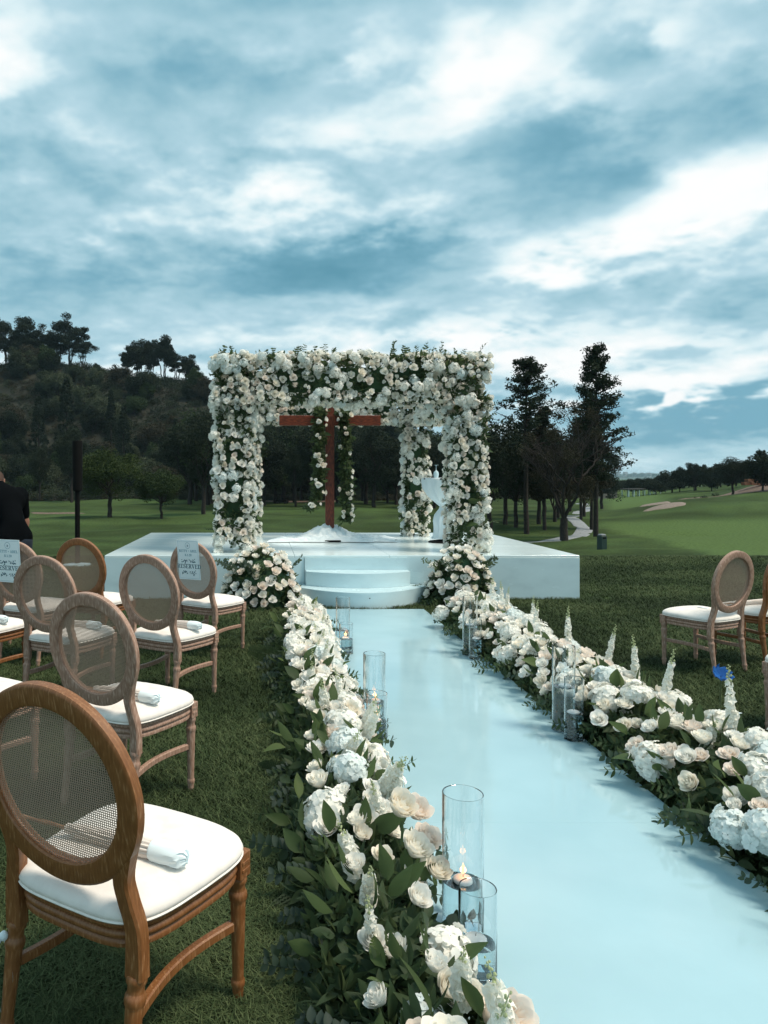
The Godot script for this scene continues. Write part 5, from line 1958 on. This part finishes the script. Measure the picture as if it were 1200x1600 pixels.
func woods() -> void:
	var gums := [gum_tree(17.0, 12.0, 1, 9000, 0.6), gum_tree(16.0, 11.0, 2, 9000, 0.6), gum_tree(14.0, 10.0, 3, 8000, 0.6)]
	var oaks := [round_tree(9.0, 9.0, 1.2, 11, 6000, 0.6), round_tree(9.0, 8.0, 1.0, 12, 6000, 0.6), round_tree(8.5, 10.0, 1.4, 13, 6000, 0.6)]
	var cols := [column_tree(18.0, 5.5, 21, 5000, 0.7), column_tree(17.0, 4.6, 22, 5000, 0.7)]
	var tall := [pine_tree(18.6, 8.2, 5.0, 32, 0.34, 0.12), pine_tree(17.0, 8.4, 7.5, 33, 0.34, 0.30), pine_tree(17.0, 7.5, 4.0, 34, 0.36, 0.1)]
	var near_round := [round_tree(8.2, 7.0, 2.2, 41, 13000, 0.26), round_tree(6.4, 6.4, 1.7, 42, 11000, 0.26)]
	var dark := [round_tree(13.0, 9.0, 3.2, 51, 9000, 0.42), round_tree(12.0, 10.5, 2.8, 52, 9000, 0.42), round_tree(14.0, 8.0, 3.6, 53, 9000, 0.42)]
	var bare := bare_tree(12.0, 61, 10000)
	var bare_b := bare_tree(9.0, 62, 500)
	rng.seed = 808
	# gums along the ridge: pixel, height in pixels
	var g := "gum trees on the skyline of the hill"
	var gl := ["tall gum tree at the left edge of the skyline", "gum tree on the skyline just right of the leftmost one", "gum tree between the two tallest on the left skyline", "broad gum tree at the right end of the left skyline group", "gum tree leaning left, first of the right-hand skyline group", "tallest gum tree in the middle of the right-hand skyline group", "lower gum tree at the right end of the right-hand skyline group", "gum tree cut by the left edge on the skyline", "low gum tree behind the tall one at the left edge of the skyline", "low gum tree in the gap of the left skyline group", "shorter gum tree left of the tallest on the left skyline", "short gum tree trailing right of the left skyline group", "shorter gum tree filling the middle of the right-hand skyline group", "short gum tree right of the tallest in the right-hand skyline group", "low gum tree at the left foot of the right-hand skyline group"]
	var k := 0
	for q in [[12, 490, 575, 0], [40, 506, 578, 1], [70, 516, 580, 2], [110, 496, 584, 0], [216, 528, 602, 1], [256, 524, 606, 2], [292, 560, 608, 1], [-22, 500, 575, 2], [28, 520, 578, 0], [56, 522, 580, 1], [90, 520, 582, 1], [130, 528, 586, 0], [236, 538, 604, 0], [276, 545, 606, 2], [202, 545, 600, 2]]:
		var u: float = (q[0] - PX) / F
		var d := 258.0
		var p := hill_at(u, d)
		var hgt: float = EYE + (PY - q[1]) * d / F - p.y
		tree("gum_tree", gl[k], g, gums[q[3]], "crown_black", p - Vector3(0, 0.5, 0), rng.randf() * TAU, hgt / [17.0, 16.0, 14.0][q[3]], "bark", 1.05 if hgt > 13.0 else 1.3)
		k += 1
	for q in [[152, 564, "small round bush alone on the skyline between the two gum groups"], [182, 582, "low bush on the skyline left of the second gum group"], [325, 590, "dark bush on the skyline beside the arch"]]:
		var p := hill_at((q[0] - PX) / F, 256.0)
		var s: float = (EYE + (PY - q[1]) * 256.0 / F - p.y)
		tree("skyline_tree", q[2], "", oaks[0], "crown_black", p - Vector3(0, 1.0, 0), q[0], maxf(s, 3.0) / 8.5, "bark", 1.1)
	# trees on the slope
	g = "trees growing on the hillside"
	for i in 170:
		var u := rng.randf_range(-0.45, 0.33)
		var d := rng.randf_range(168.0, 244.0)
		if i < 50: d = rng.randf_range(166.0, 190.0)
		var p := hill_at(u, d)
		var room := ridge(u) - p.y
		var kind := rng.randf()
		if kind < 0.08 and room > 12.0: tree("cypress_tree", "narrow dark conifer rising from the brush of the hillside", g, cols[i % 2], "crown_black", p, rng.randf() * TAU, rng.randf_range(0.7, 1.0))
		else:
			var tone: String = ["crown_oak", "crown_gum", "crown_grey", "crown_black", "crown_dry"][int(rng.randf() * 4.99)]
			tree("hillside_tree", {"crown_oak": "bushy dark green tree on the hillside", "crown_gum": "bushy dull green tree on the hillside", "crown_grey": "bushy grey-green tree on the hillside", "crown_black": "bushy almost black tree on the hillside", "crown_dry": "bushy brownish tree on the hillside"}[tone], g, oaks[i % 3], tone, p - Vector3(0, 0.6, 0), rng.randf() * TAU, rng.randf_range(0.6, 1.05))
	for q in [[104, 592, 192.0, "tallest narrow conifer on the hillside above the black post"], [60, 622, 190.0, "narrow dark conifer on the hillside left of the tallest one"], [193, 636, 185.0, "narrow dark conifer on the hillside above the round lawn trees"]]:
		var p := hill_at((q[0] - PX) / F, q[2])
		tree("cypress_tree", q[3], "", cols[0], "crown_black", p, 1.0, (EYE + (PY - q[1]) * q[2] / F - p.y) / 18.0)
	# the dark belt of wood behind the arch, on the flat
	g = "dark trees behind the arch"
	for i in 34:
		var px := 285.0 + 480.0 * (i + rng.randf()) / 34.0
		var d := rng.randf_range(118.0, 158.0)
		var top := lerpf(628.0, 672.0, clampf((px - 330.0) / 350.0, 0, 1)) + rng.randf_range(-14, 24)
		var p := ground_at(px, d)
		var h := EYE + (PY - top) * d / F - p.y
		tree("woodland_tree", "tall dark tree in the belt of wood seen through the arch", g, dark[i % 3], ["crown_black", "crown_oak", "crown_black"][i % 3], p - Vector3(0, 0.8, 0), rng.randf() * TAU, h / 13.0, "bark", rng.randf_range(0.8, 1.0))
	# left: thin trunks at the wood's edge and the round lawn trees
	for q in [[62, 690, 150.0, "slim dark tree at the edge of the far lawn on the left"], [112, 655, 146.0, "slim dark tree right behind the black post"]]:
		var p := ground_at(q[0], q[2])
		tree("edge_tree", q[3], "", dark[2], "crown_black", p, 0.5, (EYE + (PY - q[1]) * q[2] / F - p.y) / 14.0, "bark", 0.7)
	var p := ground_at(172, 85.0)
	tree("lawn_tree", "round-headed green tree standing alone on the lawn right of the black post", "", near_round[0], "crown_round", p, 0.4, (EYE + (PY - 702) * 85.0 / F - p.y) / 8.2, "bark", 1.28)
	p = ground_at(252, 86.0)
	tree("lawn_tree", "lower dark round-headed tree right of the round lawn tree", "", near_round[1], "crown_oak", p, 1.4, (EYE + (PY - 733) * 86.0 / F - p.y) / 6.4, "bark", 1.12)
	p = ground_at(318, 95.0)
	tree("lawn_tree", "tall dark tree just left of the arch", "", dark[0], "crown_black", p, 2.0, (EYE + (PY - 640) * 95.0 / F - p.y) / 13.0, "bark", 0.8)
	p = ground_at(462, 118.0)
	tree("lawn_tree", "dark tree whose trunk shows on the lawn left of the cross", "", dark[2], "crown_black", p, 3.0, (EYE + (PY - 690) * 118.0 / F - p.y) / 14.0, "bark", 0.7)
	# right: the tall pines and their neighbours
	for q in [[823, 836, 66.0, 562, 1, "crown_pine", 0.95, "thin-topped tall pine left of the tallest one"], [931, 840, 60.5, 541, 0, "crown_pine", 0.80, "tallest pine with branches reaching right, by the cart path"], [851, 833, 68.0, 640, 2, "crown_dry", 0.95, "shorter brownish pine between the two tall ones"], [924, 833, 68.0, 625, 2, "crown_dry", 0.8, "brown-needled pine right beside the tallest pine"], [908, 812, 82.0, 655, 2, "crown_pine", 0.9, "pine whose trunk stands by the bend of the cart path"]]:
		p = ground_at(q[0], q[2])
		tree("pine_tree", q[7], "", tall[q[4]], q[5], p, 0.8 + q[0], (EYE + (PY - q[3]) * q[2] / F - p.y) / [18.6, 17.0, 17.0][q[4]], "bark", q[6])
	p = ground_at(881, 57.5)
	tree("bare_tree", "nearly leafless many-branched tree in front of the pines", "", bare, "crown_dry", p, 0.0, (EYE + (PY - 632) * 57.5 / F - p.y) / 11.6, "bark", 0.95)
	p = ground_at(867, 78.0)
	tree("bare_tree", "small leafless tree behind the many-branched one", "", bare_b, "crown_dry", p, 1.0, 0.75)
	for q in [[765, 62.0, 650, 0, "dark leaning tree just right of the arch"], [790, 74.0, 655, 1, "dense dark tree right of the arch, left of the pines"], [822, 84.0, 668, 2, "dense dark tree behind the thin-topped pine"], [850, 92.0, 665, 0, "dense dark tree behind the many-branched one"], [890, 104.0, 668, 1, "dense dark tree behind the tallest pine's trunk"], [735, 96.0, 670, 1, "dark tree between the right arch pillars"], [765, 110.0, 676, 2, "dark tree behind the leaning one right of the arch"], [940, 118.0, 690, 0, "dense dark tree low at the right of the pines"], [806, 70.0, 672, 1, "dark spreading tree low between the leaning tree and the pines"], [842, 76.0, 672, 0, "dark tree filling the gap left of the many-branched one"], [872, 88.0, 676, 1, "dark spreading tree behind the cart path bend"], [912, 92.0, 690, 2, "dark tree under the tallest pine's lower branches"]]:
		p = ground_at(q[0], q[1])
		tree("shade_tree", q[4], "", dark[q[3]], "crown_black", p, q[0] * 0.3, (EYE + (PY - q[2]) * q[1] / F - p.y) / [13.0, 12.0, 14.0][q[3]], "bark", 0.85)
	# far right line
	g = "trees along the far right of the fairway"
	for q in [[1145, 712, 118.0, 0, 1.15, "large dark tree standing on the bank at the right"], [1192, 704, 112.0, 1, 1.0, "dark tree cut by the right edge of the picture"], [1025, 752, 175.0, 2, 1.5, "broad low dark tree behind the sand bunkers"], [1040, 738, 190.0, 0, 0.7, "slim dark tree at the left end of the far right line"], [1062, 730, 180.0, 1, 0.8, "dark tree in the far right line, left of the thin-topped one"], [1085, 722, 178.0, 2, 0.8, "thin-topped tree in the far right line"], [1112, 728, 165.0, 0, 0.9, "dark tree left of the large one on the bank"], [1172, 722, 160.0, 2, 1.0, "dark tree behind the one at the right edge"], [985, 758, 260.0, 0, 1.2, "far dark tree behind the long low shelter"], [1005, 756, 250.0, 1, 1.2, "far dark tree above the right end of the shelter"], [968, 757, 255.0, 2, 1.2, "far dark tree left of the shelter"], [1050, 755, 230.0, 2, 1.3, "far dark tree right of the shelter"]]:
		p = ground_at(q[0], q[2])
		var shape: Array = gums[q[3] % 3] if q[0] in [1085, 1040] else (dark[q[3]] if q[0] in [1145] else oaks[q[3]])
		var full: float = ([17.0, 16.0, 14.0][q[3] % 3] if q[0] in [1085, 1040] else ([13.0, 12.0, 14.0][q[3]] if q[0] in [1145] else [9.0, 9.0, 8.5][q[3]]))
		tree("far_tree", q[5], g, shape, "crown_black", p, q[0] * 0.2, (EYE + (PY - q[1]) * q[2] / F - p.y) / full, "bark", q[4])
	for i in 26:
		var px := 950.0 + 265.0 * (i + rng.randf()) / 26.0
		var d := rng.randf_range(180.0, 300.0)
		var top := (lerpf(754.0, 724.0, clampf((px - 1020.0) / 60.0, 0, 1))) + rng.randf_range(-5, 9)
		var q := ground_at(px, d)
		tree("far_tree", "dark tree in the distant line across the end of the fairway", g, oaks[i % 3], "crown_black", q, rng.randf() * TAU, maxf(EYE + (PY - top) * d / F - q.y, 4.0) / 8.8, "bark", 1.35)
	# bushes
	for q in [[961, 760, 150.0, 1.05, "dense round dark bush at the edge of the green"], [1100, 772, 120.0, 1.5, "dark bush on top of the bank"], [1118, 768, 122.0, 1.3, "dark rounded bush on the bank left of the large tree"], [1086, 775, 121.0, 1.2, "small pale bush on the bank"]]:
		p = ground_at(q[0], q[2])
		var s: float = (EYE + (PY - q[1]) * q[2] / F - p.y) * 1.15
		var o := thing("round_bush", q[4], "bush", p, q[0])
		o.scale = Vector3(s * q[3], s, s * q[3])
		part("foliage", lib.bush[int(q[0]) % 3], mats["crown_grey" if q[0] == 1086 else "crown_black"], o)
		part("foliage", lib.bush[(int(q[0]) + 1) % 3], mats["crown_grey" if q[0] == 1086 else "crown_black"], o)

func far_things() -> void:
	# hazy far hill at the end of the valley
	var mb := MB.new()
	var rows := []
	for j in 8:
		var row := PackedVector3Array()
		for i in 60:
			var px := lerpf(700.0, 1300.0, i / 59.0)
			var d := 4600.0 + 240.0 * j
			var bump := 24.0 * exp(-pow((px - 985.0) / 45.0, 2.0)) + 30.0 * exp(-pow((px - 1045.0) / 28.0, 2.0)) + 15.0
			row.append(Vector3((px - PX) * d / F, -4.0 + (4.0 + bump + 9.0 * nz.get_noise_1d(px * 3.0)) * sin(PI / 2 * j / 7.0) + (EYE + 3.0) * j / 7.0, -d))
		rows.append(row)
	mb.grid(rows, false, true)
	solo("far_hill", mb.mesh(), plain("far_hill_green", sgl(0.045, 0.065, 0.030), 0.95), "small hazy blue-green hill at the end of the valley", "hill", Transform3D(), "", "structure")
	rng.seed = 91
	for i in 16:
		var px := rng.randf_range(962.0, 1062.0)
		var d := rng.randf_range(4900.0, 5700.0)
		var base := EYE + (PY - 742.0) * d / F + rng.randf_range(-12.0, 10.0)
		var p := Vector3((px - PX) * d / F, base, -d)
		var o := thing("far_house", "tiny pale house among trees on the hazy far hill", "house", p, rng.randf() * 3.0, "houses on the far hill")
		o.scale = Vector3.ONE * 2.0
		mb = MB.new()
		mb.box(Vector3(-6, -8, -5), Vector3(6, 4.5, 5), 0.1)
		part("wall", mb.mesh(true, 30), mats["house_wall"], o)
		mb = MB.new()
		var rr := [PackedVector3Array([Vector3(-6.6, 4.4, -5.6), Vector3(-6.6, 7.0, 0), Vector3(-6.6, 4.4, 5.6)]), PackedVector3Array([Vector3(6.6, 4.4, -5.6), Vector3(6.6, 7.0, 0), Vector3(6.6, 4.4, 5.6)])]
		mb.grid(rr)
		mb.fan(rr[0])
		mb.fan(rr[1], true)
		part("roof", mb.mesh(false), mats["house_roof"], o)
	var where := []
	for i in 420:
		var px := rng.randf_range(900.0, 1120.0)
		var d := rng.randf_range(4650.0, 5800.0)
		var s := rng.randf_range(22.0, 40.0)
		where.append(Transform3D(Basis().scaled(Vector3(s * 1.4, s, s * 1.4)), Vector3((px - PX) * d / F, EYE + (PY - 744.0) * d / F * 0.9 - 10.0 + rng.randf_range(-10, 13), -d)))
	scatter("far_wood", lib.bush[0], mats["crown_oak"], where, null, "blurred wood covering the hazy far hill", "wood")
	# long low shelter on white posts
	var p := ground_at(1002, 185.0)
	var o := thing("shelter", "long low shelter on white posts at the end of the fairway", "shelter", p, 0.1)
	mb = MB.new()
	mb.box(Vector3(-4.6, 1.45, -1.6), Vector3(4.6, 1.75, 1.6), 0.05)
	part("roof", mb.mesh(true, 30), mats["shelter_roof"], o)
	mb = MB.new()
	mb.box(Vector3(-0.08, -0.3, -0.08), Vector3(0.08, 1.45, 0.08), 0.01)
	var post := mb.mesh(true, 30)
	for i in 7:
		for s in [-1.0, 1.0]:
			part("post", post, mats["stage_white"], o, Transform3D(Basis(), Vector3(-4.2 + 1.4 * i, 0, s * 1.4)))
	# stacked orange blocks on the bare slope
	p = ground_at(1176, 121.0)
	for i in 5:
		mb = MB.new()
		mb.box(Vector3(-0.55, 0, -0.4), Vector3(0.55, 0.5, 0.4), 0.04)
		solo("orange_block", mb.mesh(true, 30), mats["orange_clay"], ["left block of the bottom row on the bare slope", "middle block of the bottom row on the bare slope", "right block of the bottom row on the bare slope", "left block of the top row on the bare slope", "right block of the top row on the bare slope"][i], "block", Transform3D(Basis(Vector3.UP, 0.1), p + Vector3([-1.12, 0.0, 1.12, -0.56, 0.56][i], 0.55 if i < 3 else 1.055, 0)), "orange blocks stacked on the bare slope")
	# a golf cart far across the lawn
	p = ground_at(441, 138.0)
	o = thing("golf_cart", "small dark golf cart parked far across the lawn left of the cross", "cart", p, 1.2)
	mb = MB.new()
	mb.box(Vector3(-0.6, 0.3, -1.1), Vector3(0.6, 0.75, 1.1), 0.08)
	mb.box(Vector3(-0.55, 0.75, 0.1), Vector3(0.55, 1.15, 0.45), 0.05)
	part("body", mb.mesh(true, 30), mats["black_metal"], o)
	mb = MB.new()
	mb.box(Vector3(-0.62, 1.75, -0.9), Vector3(0.62, 1.83, 0.9), 0.03)
	part("roof", mb.mesh(true, 30), mats["black_metal"], o)
	for sx in [-1.0, 1.0]:
		for sz in [-1.0, 1.0]:
			mb = MB.new()
			mb.tube(PackedVector3Array([Vector3(sx * 0.55, 0.7, sz * 0.8), Vector3(sx * 0.55, 1.76, sz * 0.75)]), PackedFloat32Array([0.025, 0.025]), 6)
			part("post", mb.mesh(), mats["black_metal"], o)
			mb = MB.new()
			mb.tube(PackedVector3Array([Vector3(sx * 0.5, 0.23, sz * 0.75), Vector3(sx * 0.66, 0.23, sz * 0.75)]), PackedFloat32Array([0.23, 0.23]), 14)
			part("wheel", mb.mesh(), mats["wick"], o)

# ---------------------------------------------------------------- the bending person
# joints with radii, joined by a smooth minimum and meshed as surface nets
func nets(bones: Array, cell: float, blend: float, mb: MB) -> void:
	var lo := Vector3.ONE * 1e9
	var hi := Vector3.ONE * -1e9
	for b in bones:
		for q in [[b[0], b[1]], [b[2], b[3]]]:
			var e: Vector3 = Vector3.ONE * (float(q[1]) + blend + cell * 2)
			lo = lo.min(q[0] - e)
			hi = hi.max(q[0] + e)
	var n := Vector3i(((hi - lo) / cell).ceil()) + Vector3i.ONE
	var f := PackedFloat32Array()
	f.resize(n.x * n.y * n.z)
	f.fill(1.0)
	for b in bones:
		var a: Vector3 = b[0]
		var ra: float = b[1]
		var c: Vector3 = b[2]
		var rc: float = b[3]
		var e := Vector3.ONE * (maxf(ra, rc) + blend + cell * 2)
		var i0 := Vector3i(((a.min(c) - e - lo) / cell).floor()).clamp(Vector3i.ZERO, n - Vector3i.ONE)
		var i1 := Vector3i(((a.max(c) + e - lo) / cell).ceil()).clamp(Vector3i.ZERO, n - Vector3i.ONE)
		var ac := c - a
		var l2 := maxf(ac.length_squared(), 1e-9)
		for z in range(i0.z, i1.z + 1):
			for y in range(i0.y, i1.y + 1):
				for x in range(i0.x, i1.x + 1):
					var p := lo + Vector3(x, y, z) * cell
					var t := clampf((p - a).dot(ac) / l2, 0.0, 1.0)
					var d := p.distance_to(a + ac * t) - lerpf(ra, rc, t)
					var k := (z * n.y + y) * n.x + x
					var o := f[k]
					var h := maxf(blend - absf(o - d), 0.0) / blend
					f[k] = minf(o, d) - h * h * blend * 0.25
	var at_ := {}
	var nx := n.x
	var nxy := n.x * n.y
	for z in n.z - 1:
		for y in n.y - 1:
			for x in n.x - 1:
				var k := z * nxy + y * nx + x
				var v0 := f[k]
				if v0 > cell * 3.0: continue
				var inside := 0
				var sum := Vector3.ZERO
				var cnt := 0
				var cv := [v0, f[k + 1], f[k + nx], f[k + nx + 1], f[k + nxy], f[k + nxy + 1], f[k + nxy + nx], f[k + nxy + nx + 1]]
				for q in 8:
					if cv[q] < 0.0: inside += 1
				if inside == 0 or inside == 8: continue
				for ed in [[0, 1], [2, 3], [4, 5], [6, 7], [0, 2], [1, 3], [4, 6], [5, 7], [0, 4], [1, 5], [2, 6], [3, 7]]:
					var va: float = cv[ed[0]]
					var vb: float = cv[ed[1]]
					if (va < 0.0) == (vb < 0.0): continue
					var t := va / (va - vb)
					var pa := Vector3(ed[0] & 1, (ed[0] >> 1) & 1, ed[0] >> 2)
					var pb := Vector3(ed[1] & 1, (ed[1] >> 1) & 1, ed[1] >> 2)
					sum += pa.lerp(pb, t)
					cnt += 1
				at_[k] = mb.vert(lo + (Vector3(x, y, z) + sum / cnt) * cell)
	for k in at_:
		var s0 := f[k] < 0.0
		for q in [[1, nx, nxy], [nx, nxy, 1], [nxy, 1, nx]]:
			if (f[k + int(q[0])] < 0.0) == s0: continue
			var a: int = k - int(q[1])
			var b: int = k - int(q[2])
			var c: int = a - int(q[2])
			if not (at_.has(a) and at_.has(b) and at_.has(c)): continue
			if s0: mb.quad(at_[k], at_[b], at_[c], at_[a])
			else: mb.quad(at_[k], at_[a], at_[c], at_[b])

func person() -> void:
	# faces -x, bending forward over something low; the right side is turned to the camera
	var o := thing("person", "person in a black shirt and jeans bending forward at the left edge behind the chairs", "person", Vector3(-2.65, 0, -7.85), -0.85)
	var hip := Vector3(0.03, 0.98, 0)
	var chest := Vector3(-0.20, 1.36, 0)
	var neck := Vector3(-0.34, 1.52, 0)
	var head := Vector3(-0.47, 1.56, 0)
	var mb := MB.new()
	# shirt and torso
	var torso := [[hip + Vector3(0, 0, -0.075), 0.122, hip + Vector3(0, 0, 0.075), 0.122], [hip + Vector3(0, -0.12, -0.07), 0.112, hip + Vector3(0, -0.12, 0.07), 0.112], [hip + Vector3(-0.03, 0.12, 0), 0.135, chest, 0.142], [chest + Vector3(0, 0, -0.10), 0.115, chest + Vector3(0, 0, 0.10), 0.115], [chest + Vector3(-0.07, 0.07, -0.17), 0.07, chest + Vector3(-0.07, 0.07, 0.17), 0.07], [chest + Vector3(-0.05, 0.08, 0), 0.10, neck, 0.062]]
	for s in [-1.0, 1.0]:
		var sh := chest + Vector3(-0.07, 0.05, s * 0.205)
		var el := sh + (Vector3(-0.02, -0.29, s * 0.05) if s < 0 else Vector3(-0.10, -0.27, 0.04))
		torso.append([sh, 0.078, sh.lerp(el, 0.72), 0.066])
	nets(torso, 0.014, 0.07, mb)
	part("shirt", mb.mesh(), mats["black_shirt"], o)
	# jeans
	mb = MB.new()
	var legs := []
	for s in [-1.0, 1.0]:
		legs.append([hip + Vector3(0, -0.05, s * 0.07), 0.128, Vector3(-0.02, 0.52, s * 0.11), 0.075])
		legs.append([Vector3(-0.02, 0.52, s * 0.11), 0.075, Vector3(0.03, 0.10, s * 0.12), 0.06])
	nets(legs, 0.016, 0.05, mb)
	part("jeans", mb.mesh(), mats["denim"], o)
	mb = MB.new()
	for s in [-1.0, 1.0]:
		nets([[Vector3(0.05, 0.05, s * 0.12), 0.048, Vector3(-0.16, 0.035, s * 0.13), 0.036]], 0.012, 0.03, mb)
	part("shoes", mb.mesh(), mats["black_metal"], o)
	# skin: forearms, hands, neck and head in one figure
	mb = MB.new()
	var skin := [[neck + Vector3(0.05, -0.03, 0), 0.062, head, 0.06]]
	for s in [-1.0, 1.0]:
		var sh := chest + Vector3(-0.07, 0.05, s * 0.205)
		var el := sh + (Vector3(-0.02, -0.29, s * 0.05) if s < 0 else Vector3(-0.10, -0.27, 0.04))
		var wr := el + (Vector3(0.03, -0.245, 0.0) if s < 0 else Vector3(-0.24, -0.05, -0.06))
		skin.append([sh.lerp(el, 0.6), 0.05, el, 0.046])
		skin.append([el, 0.046, wr, 0.029])
	nets(skin, 0.012, 0.035, mb)
	# head: skull, jaw, nose, brow, ears
	var fwd := Vector3(-0.80, -0.60, 0)
	var up := Vector3(-0.60, 0.80, 0)
	var hd := [[head + up * 0.03, 0.092, head + fwd * 0.045 + up * 0.03, 0.082], [head + fwd * 0.02 - up * 0.05, 0.06, head + fwd * 0.065 - up * 0.085, 0.042], [head + fwd * 0.115 + up * 0.02, 0.010, head + fwd * 0.138 - up * 0.022, 0.015], [head + fwd * 0.11 - up * 0.062, 0.012, head + fwd * 0.112 - up * 0.07, 0.012], [head + fwd * 0.108 + up * 0.045 + Vector3(0, 0, 0.04), 0.014, head + fwd * 0.108 + up * 0.045 - Vector3(0, 0, 0.04), 0.014]]
	for s in [-1.0, 1.0]:
		hd.append([head + fwd * 0.005 - up * 0.018 + Vector3(0, 0, s * 0.088), 0.014, head - fwd * 0.008 + up * 0.026 + Vector3(0, 0, s * 0.094), 0.017])
	nets(hd, 0.006, 0.02, mb)
	for s in [-1.0, 1.0]:
		var sh := chest + Vector3(-0.07, 0.05, s * 0.205)
		var el := sh + (Vector3(-0.02, -0.29, s * 0.05) if s < 0 else Vector3(-0.10, -0.27, 0.04))
		var wr := el + (Vector3(0.03, -0.245, 0.0) if s < 0 else Vector3(-0.24, -0.05, -0.06))
		var d := (wr - el).normalized()
		var across := Vector3(1, 0, 0) if s < 0 else Vector3(0.2, 0.0, 1.0).normalized()
		across = (across - d * across.dot(d)).normalized()
		var palm: Vector3 = d.cross(across) * s
		var hand := [[wr, 0.026, wr + d * 0.03, 0.026]]
		for k in 4:
			var off := across * (k - 1.5) * 0.020
			var root := wr + d * 0.085 + off
			hand.append([wr + d * 0.02 + off * 0.7, 0.015, root, 0.0115])
			var l: float = [0.036, 0.042, 0.039, 0.030][k]
			var m1: Vector3 = root + (d * 0.93 + palm * 0.35).normalized() * l
			var m2: Vector3 = m1 + (d * 0.7 + palm * 0.72).normalized() * l * 0.72
			hand.append([root, 0.0098, m1, 0.0088])
			hand.append([m1, 0.0088, m2, 0.0074])
		var th := wr + d * 0.025 - across * 0.028
		var t1: Vector3 = th + (d * 0.7 - across * 0.55 + palm * 0.4).normalized() * 0.04
		hand.append([th, 0.013, t1, 0.0105])
		hand.append([t1, 0.0105, t1 + (d * 0.9 + palm * 0.4).normalized() * 0.03, 0.0085])
		nets(hand, 0.0038, 0.008, mb)
	part("body", mb.mesh(), mats["skin"], o)
	# close-cropped hair
	mb = MB.new()
	nets([[head + up * 0.045 - fwd * 0.02, 0.088, head + fwd * 0.02 + up * 0.05, 0.080], [head - fwd * 0.035 - up * 0.01, 0.072, head - fwd * 0.02 + up * 0.03, 0.088]], 0.008, 0.02, mb)
	part("hair", mb.mesh(), mats["hair_brown"], o)
	mb = MB.new()
	for s in [-1.0, 1.0]:
		mb.lathe(PackedVector2Array([Vector2(0.0005, -0.011), Vector2(0.008, -0.007), Vector2(0.011, 0), Vector2(0.008, 0.007), Vector2(0.0005, 0.011)]), 12, head + fwd * 0.102 + up * 0.018 + Vector3(0, 0, s * 0.032))
	part("eye", mb.mesh(), mats["wax"], o)

func _ready() -> void:
	nz.seed = 5
	nz.frequency = 0.02
	nz.fractal_octaves = 3
	camera_and_light()
	make_materials()
	plain("bin_green", sgl(0.012, 0.035, 0.030), 0.5)
	var fg := plain("frosted_glass", Color(0.75, 0.85, 0.88), 0.2)
	fg.metallic_specular = 0.8
	var rw: StandardMaterial3D = mats["red_wood"].duplicate()
	rw.uv1_scale = Vector3(0.9, 5, 5)
	mats["red_wood_along"] = rw
	plain("hair_brown", sgl(0.05, 0.022, 0.012), 0.8)
	plain("house_wall", sgl(0.4, 0.38, 0.36), 0.9)
	plain("house_roof", sgl(0.12, 0.1, 0.09), 0.9)
	plain("shelter_roof", sgl(0.06, 0.06, 0.06), 0.9)
	plain("orange_clay", sgl(0.17, 0.075, 0.04), 0.9)
	ground()
	hillside()
	ground_details()
	woods()
	far_things()
	grass_blades()
	build_flower_library()
	stage()
	steps_and_runner()
	arch()
	garland("left leafy garland hanging beside the cross, its tail curling left", [Vector3(0.95, 2.78, -12.3), Vector3(0.94, 2.70, -12.16), Vector3(0.94, 2.2, -12.14), Vector3(0.93, 1.65, -12.13), Vector3(0.91, 1.36, -12.13), Vector3(0.82, 1.16, -12.12), Vector3(0.77, 1.09, -12.12)], 61)
	garland("right leafy garland hanging beside the cross down to the cloth", [Vector3(1.35, 2.78, -12.3), Vector3(1.36, 2.70, -12.16), Vector3(1.37, 2.2, -12.14), Vector3(1.36, 1.6, -12.13), Vector3(1.38, 1.2, -12.13), Vector3(1.38, 0.9, -12.12)], 62)
	mound("broad dark leafy mound of white roses at the foot of the left front arch pillar", Vector3(-0.02, 0, -9.32), 0.50, 0.72, 501, 85)
	mound("leafy mound of white roses at the foot of the right front arch pillar", Vector3(2.52, 0, -9.42), 0.42, 0.72, 502, 75)
	borders()
	cross_and_table()
	vases()
	chairs()
	scattered_things()
	person()
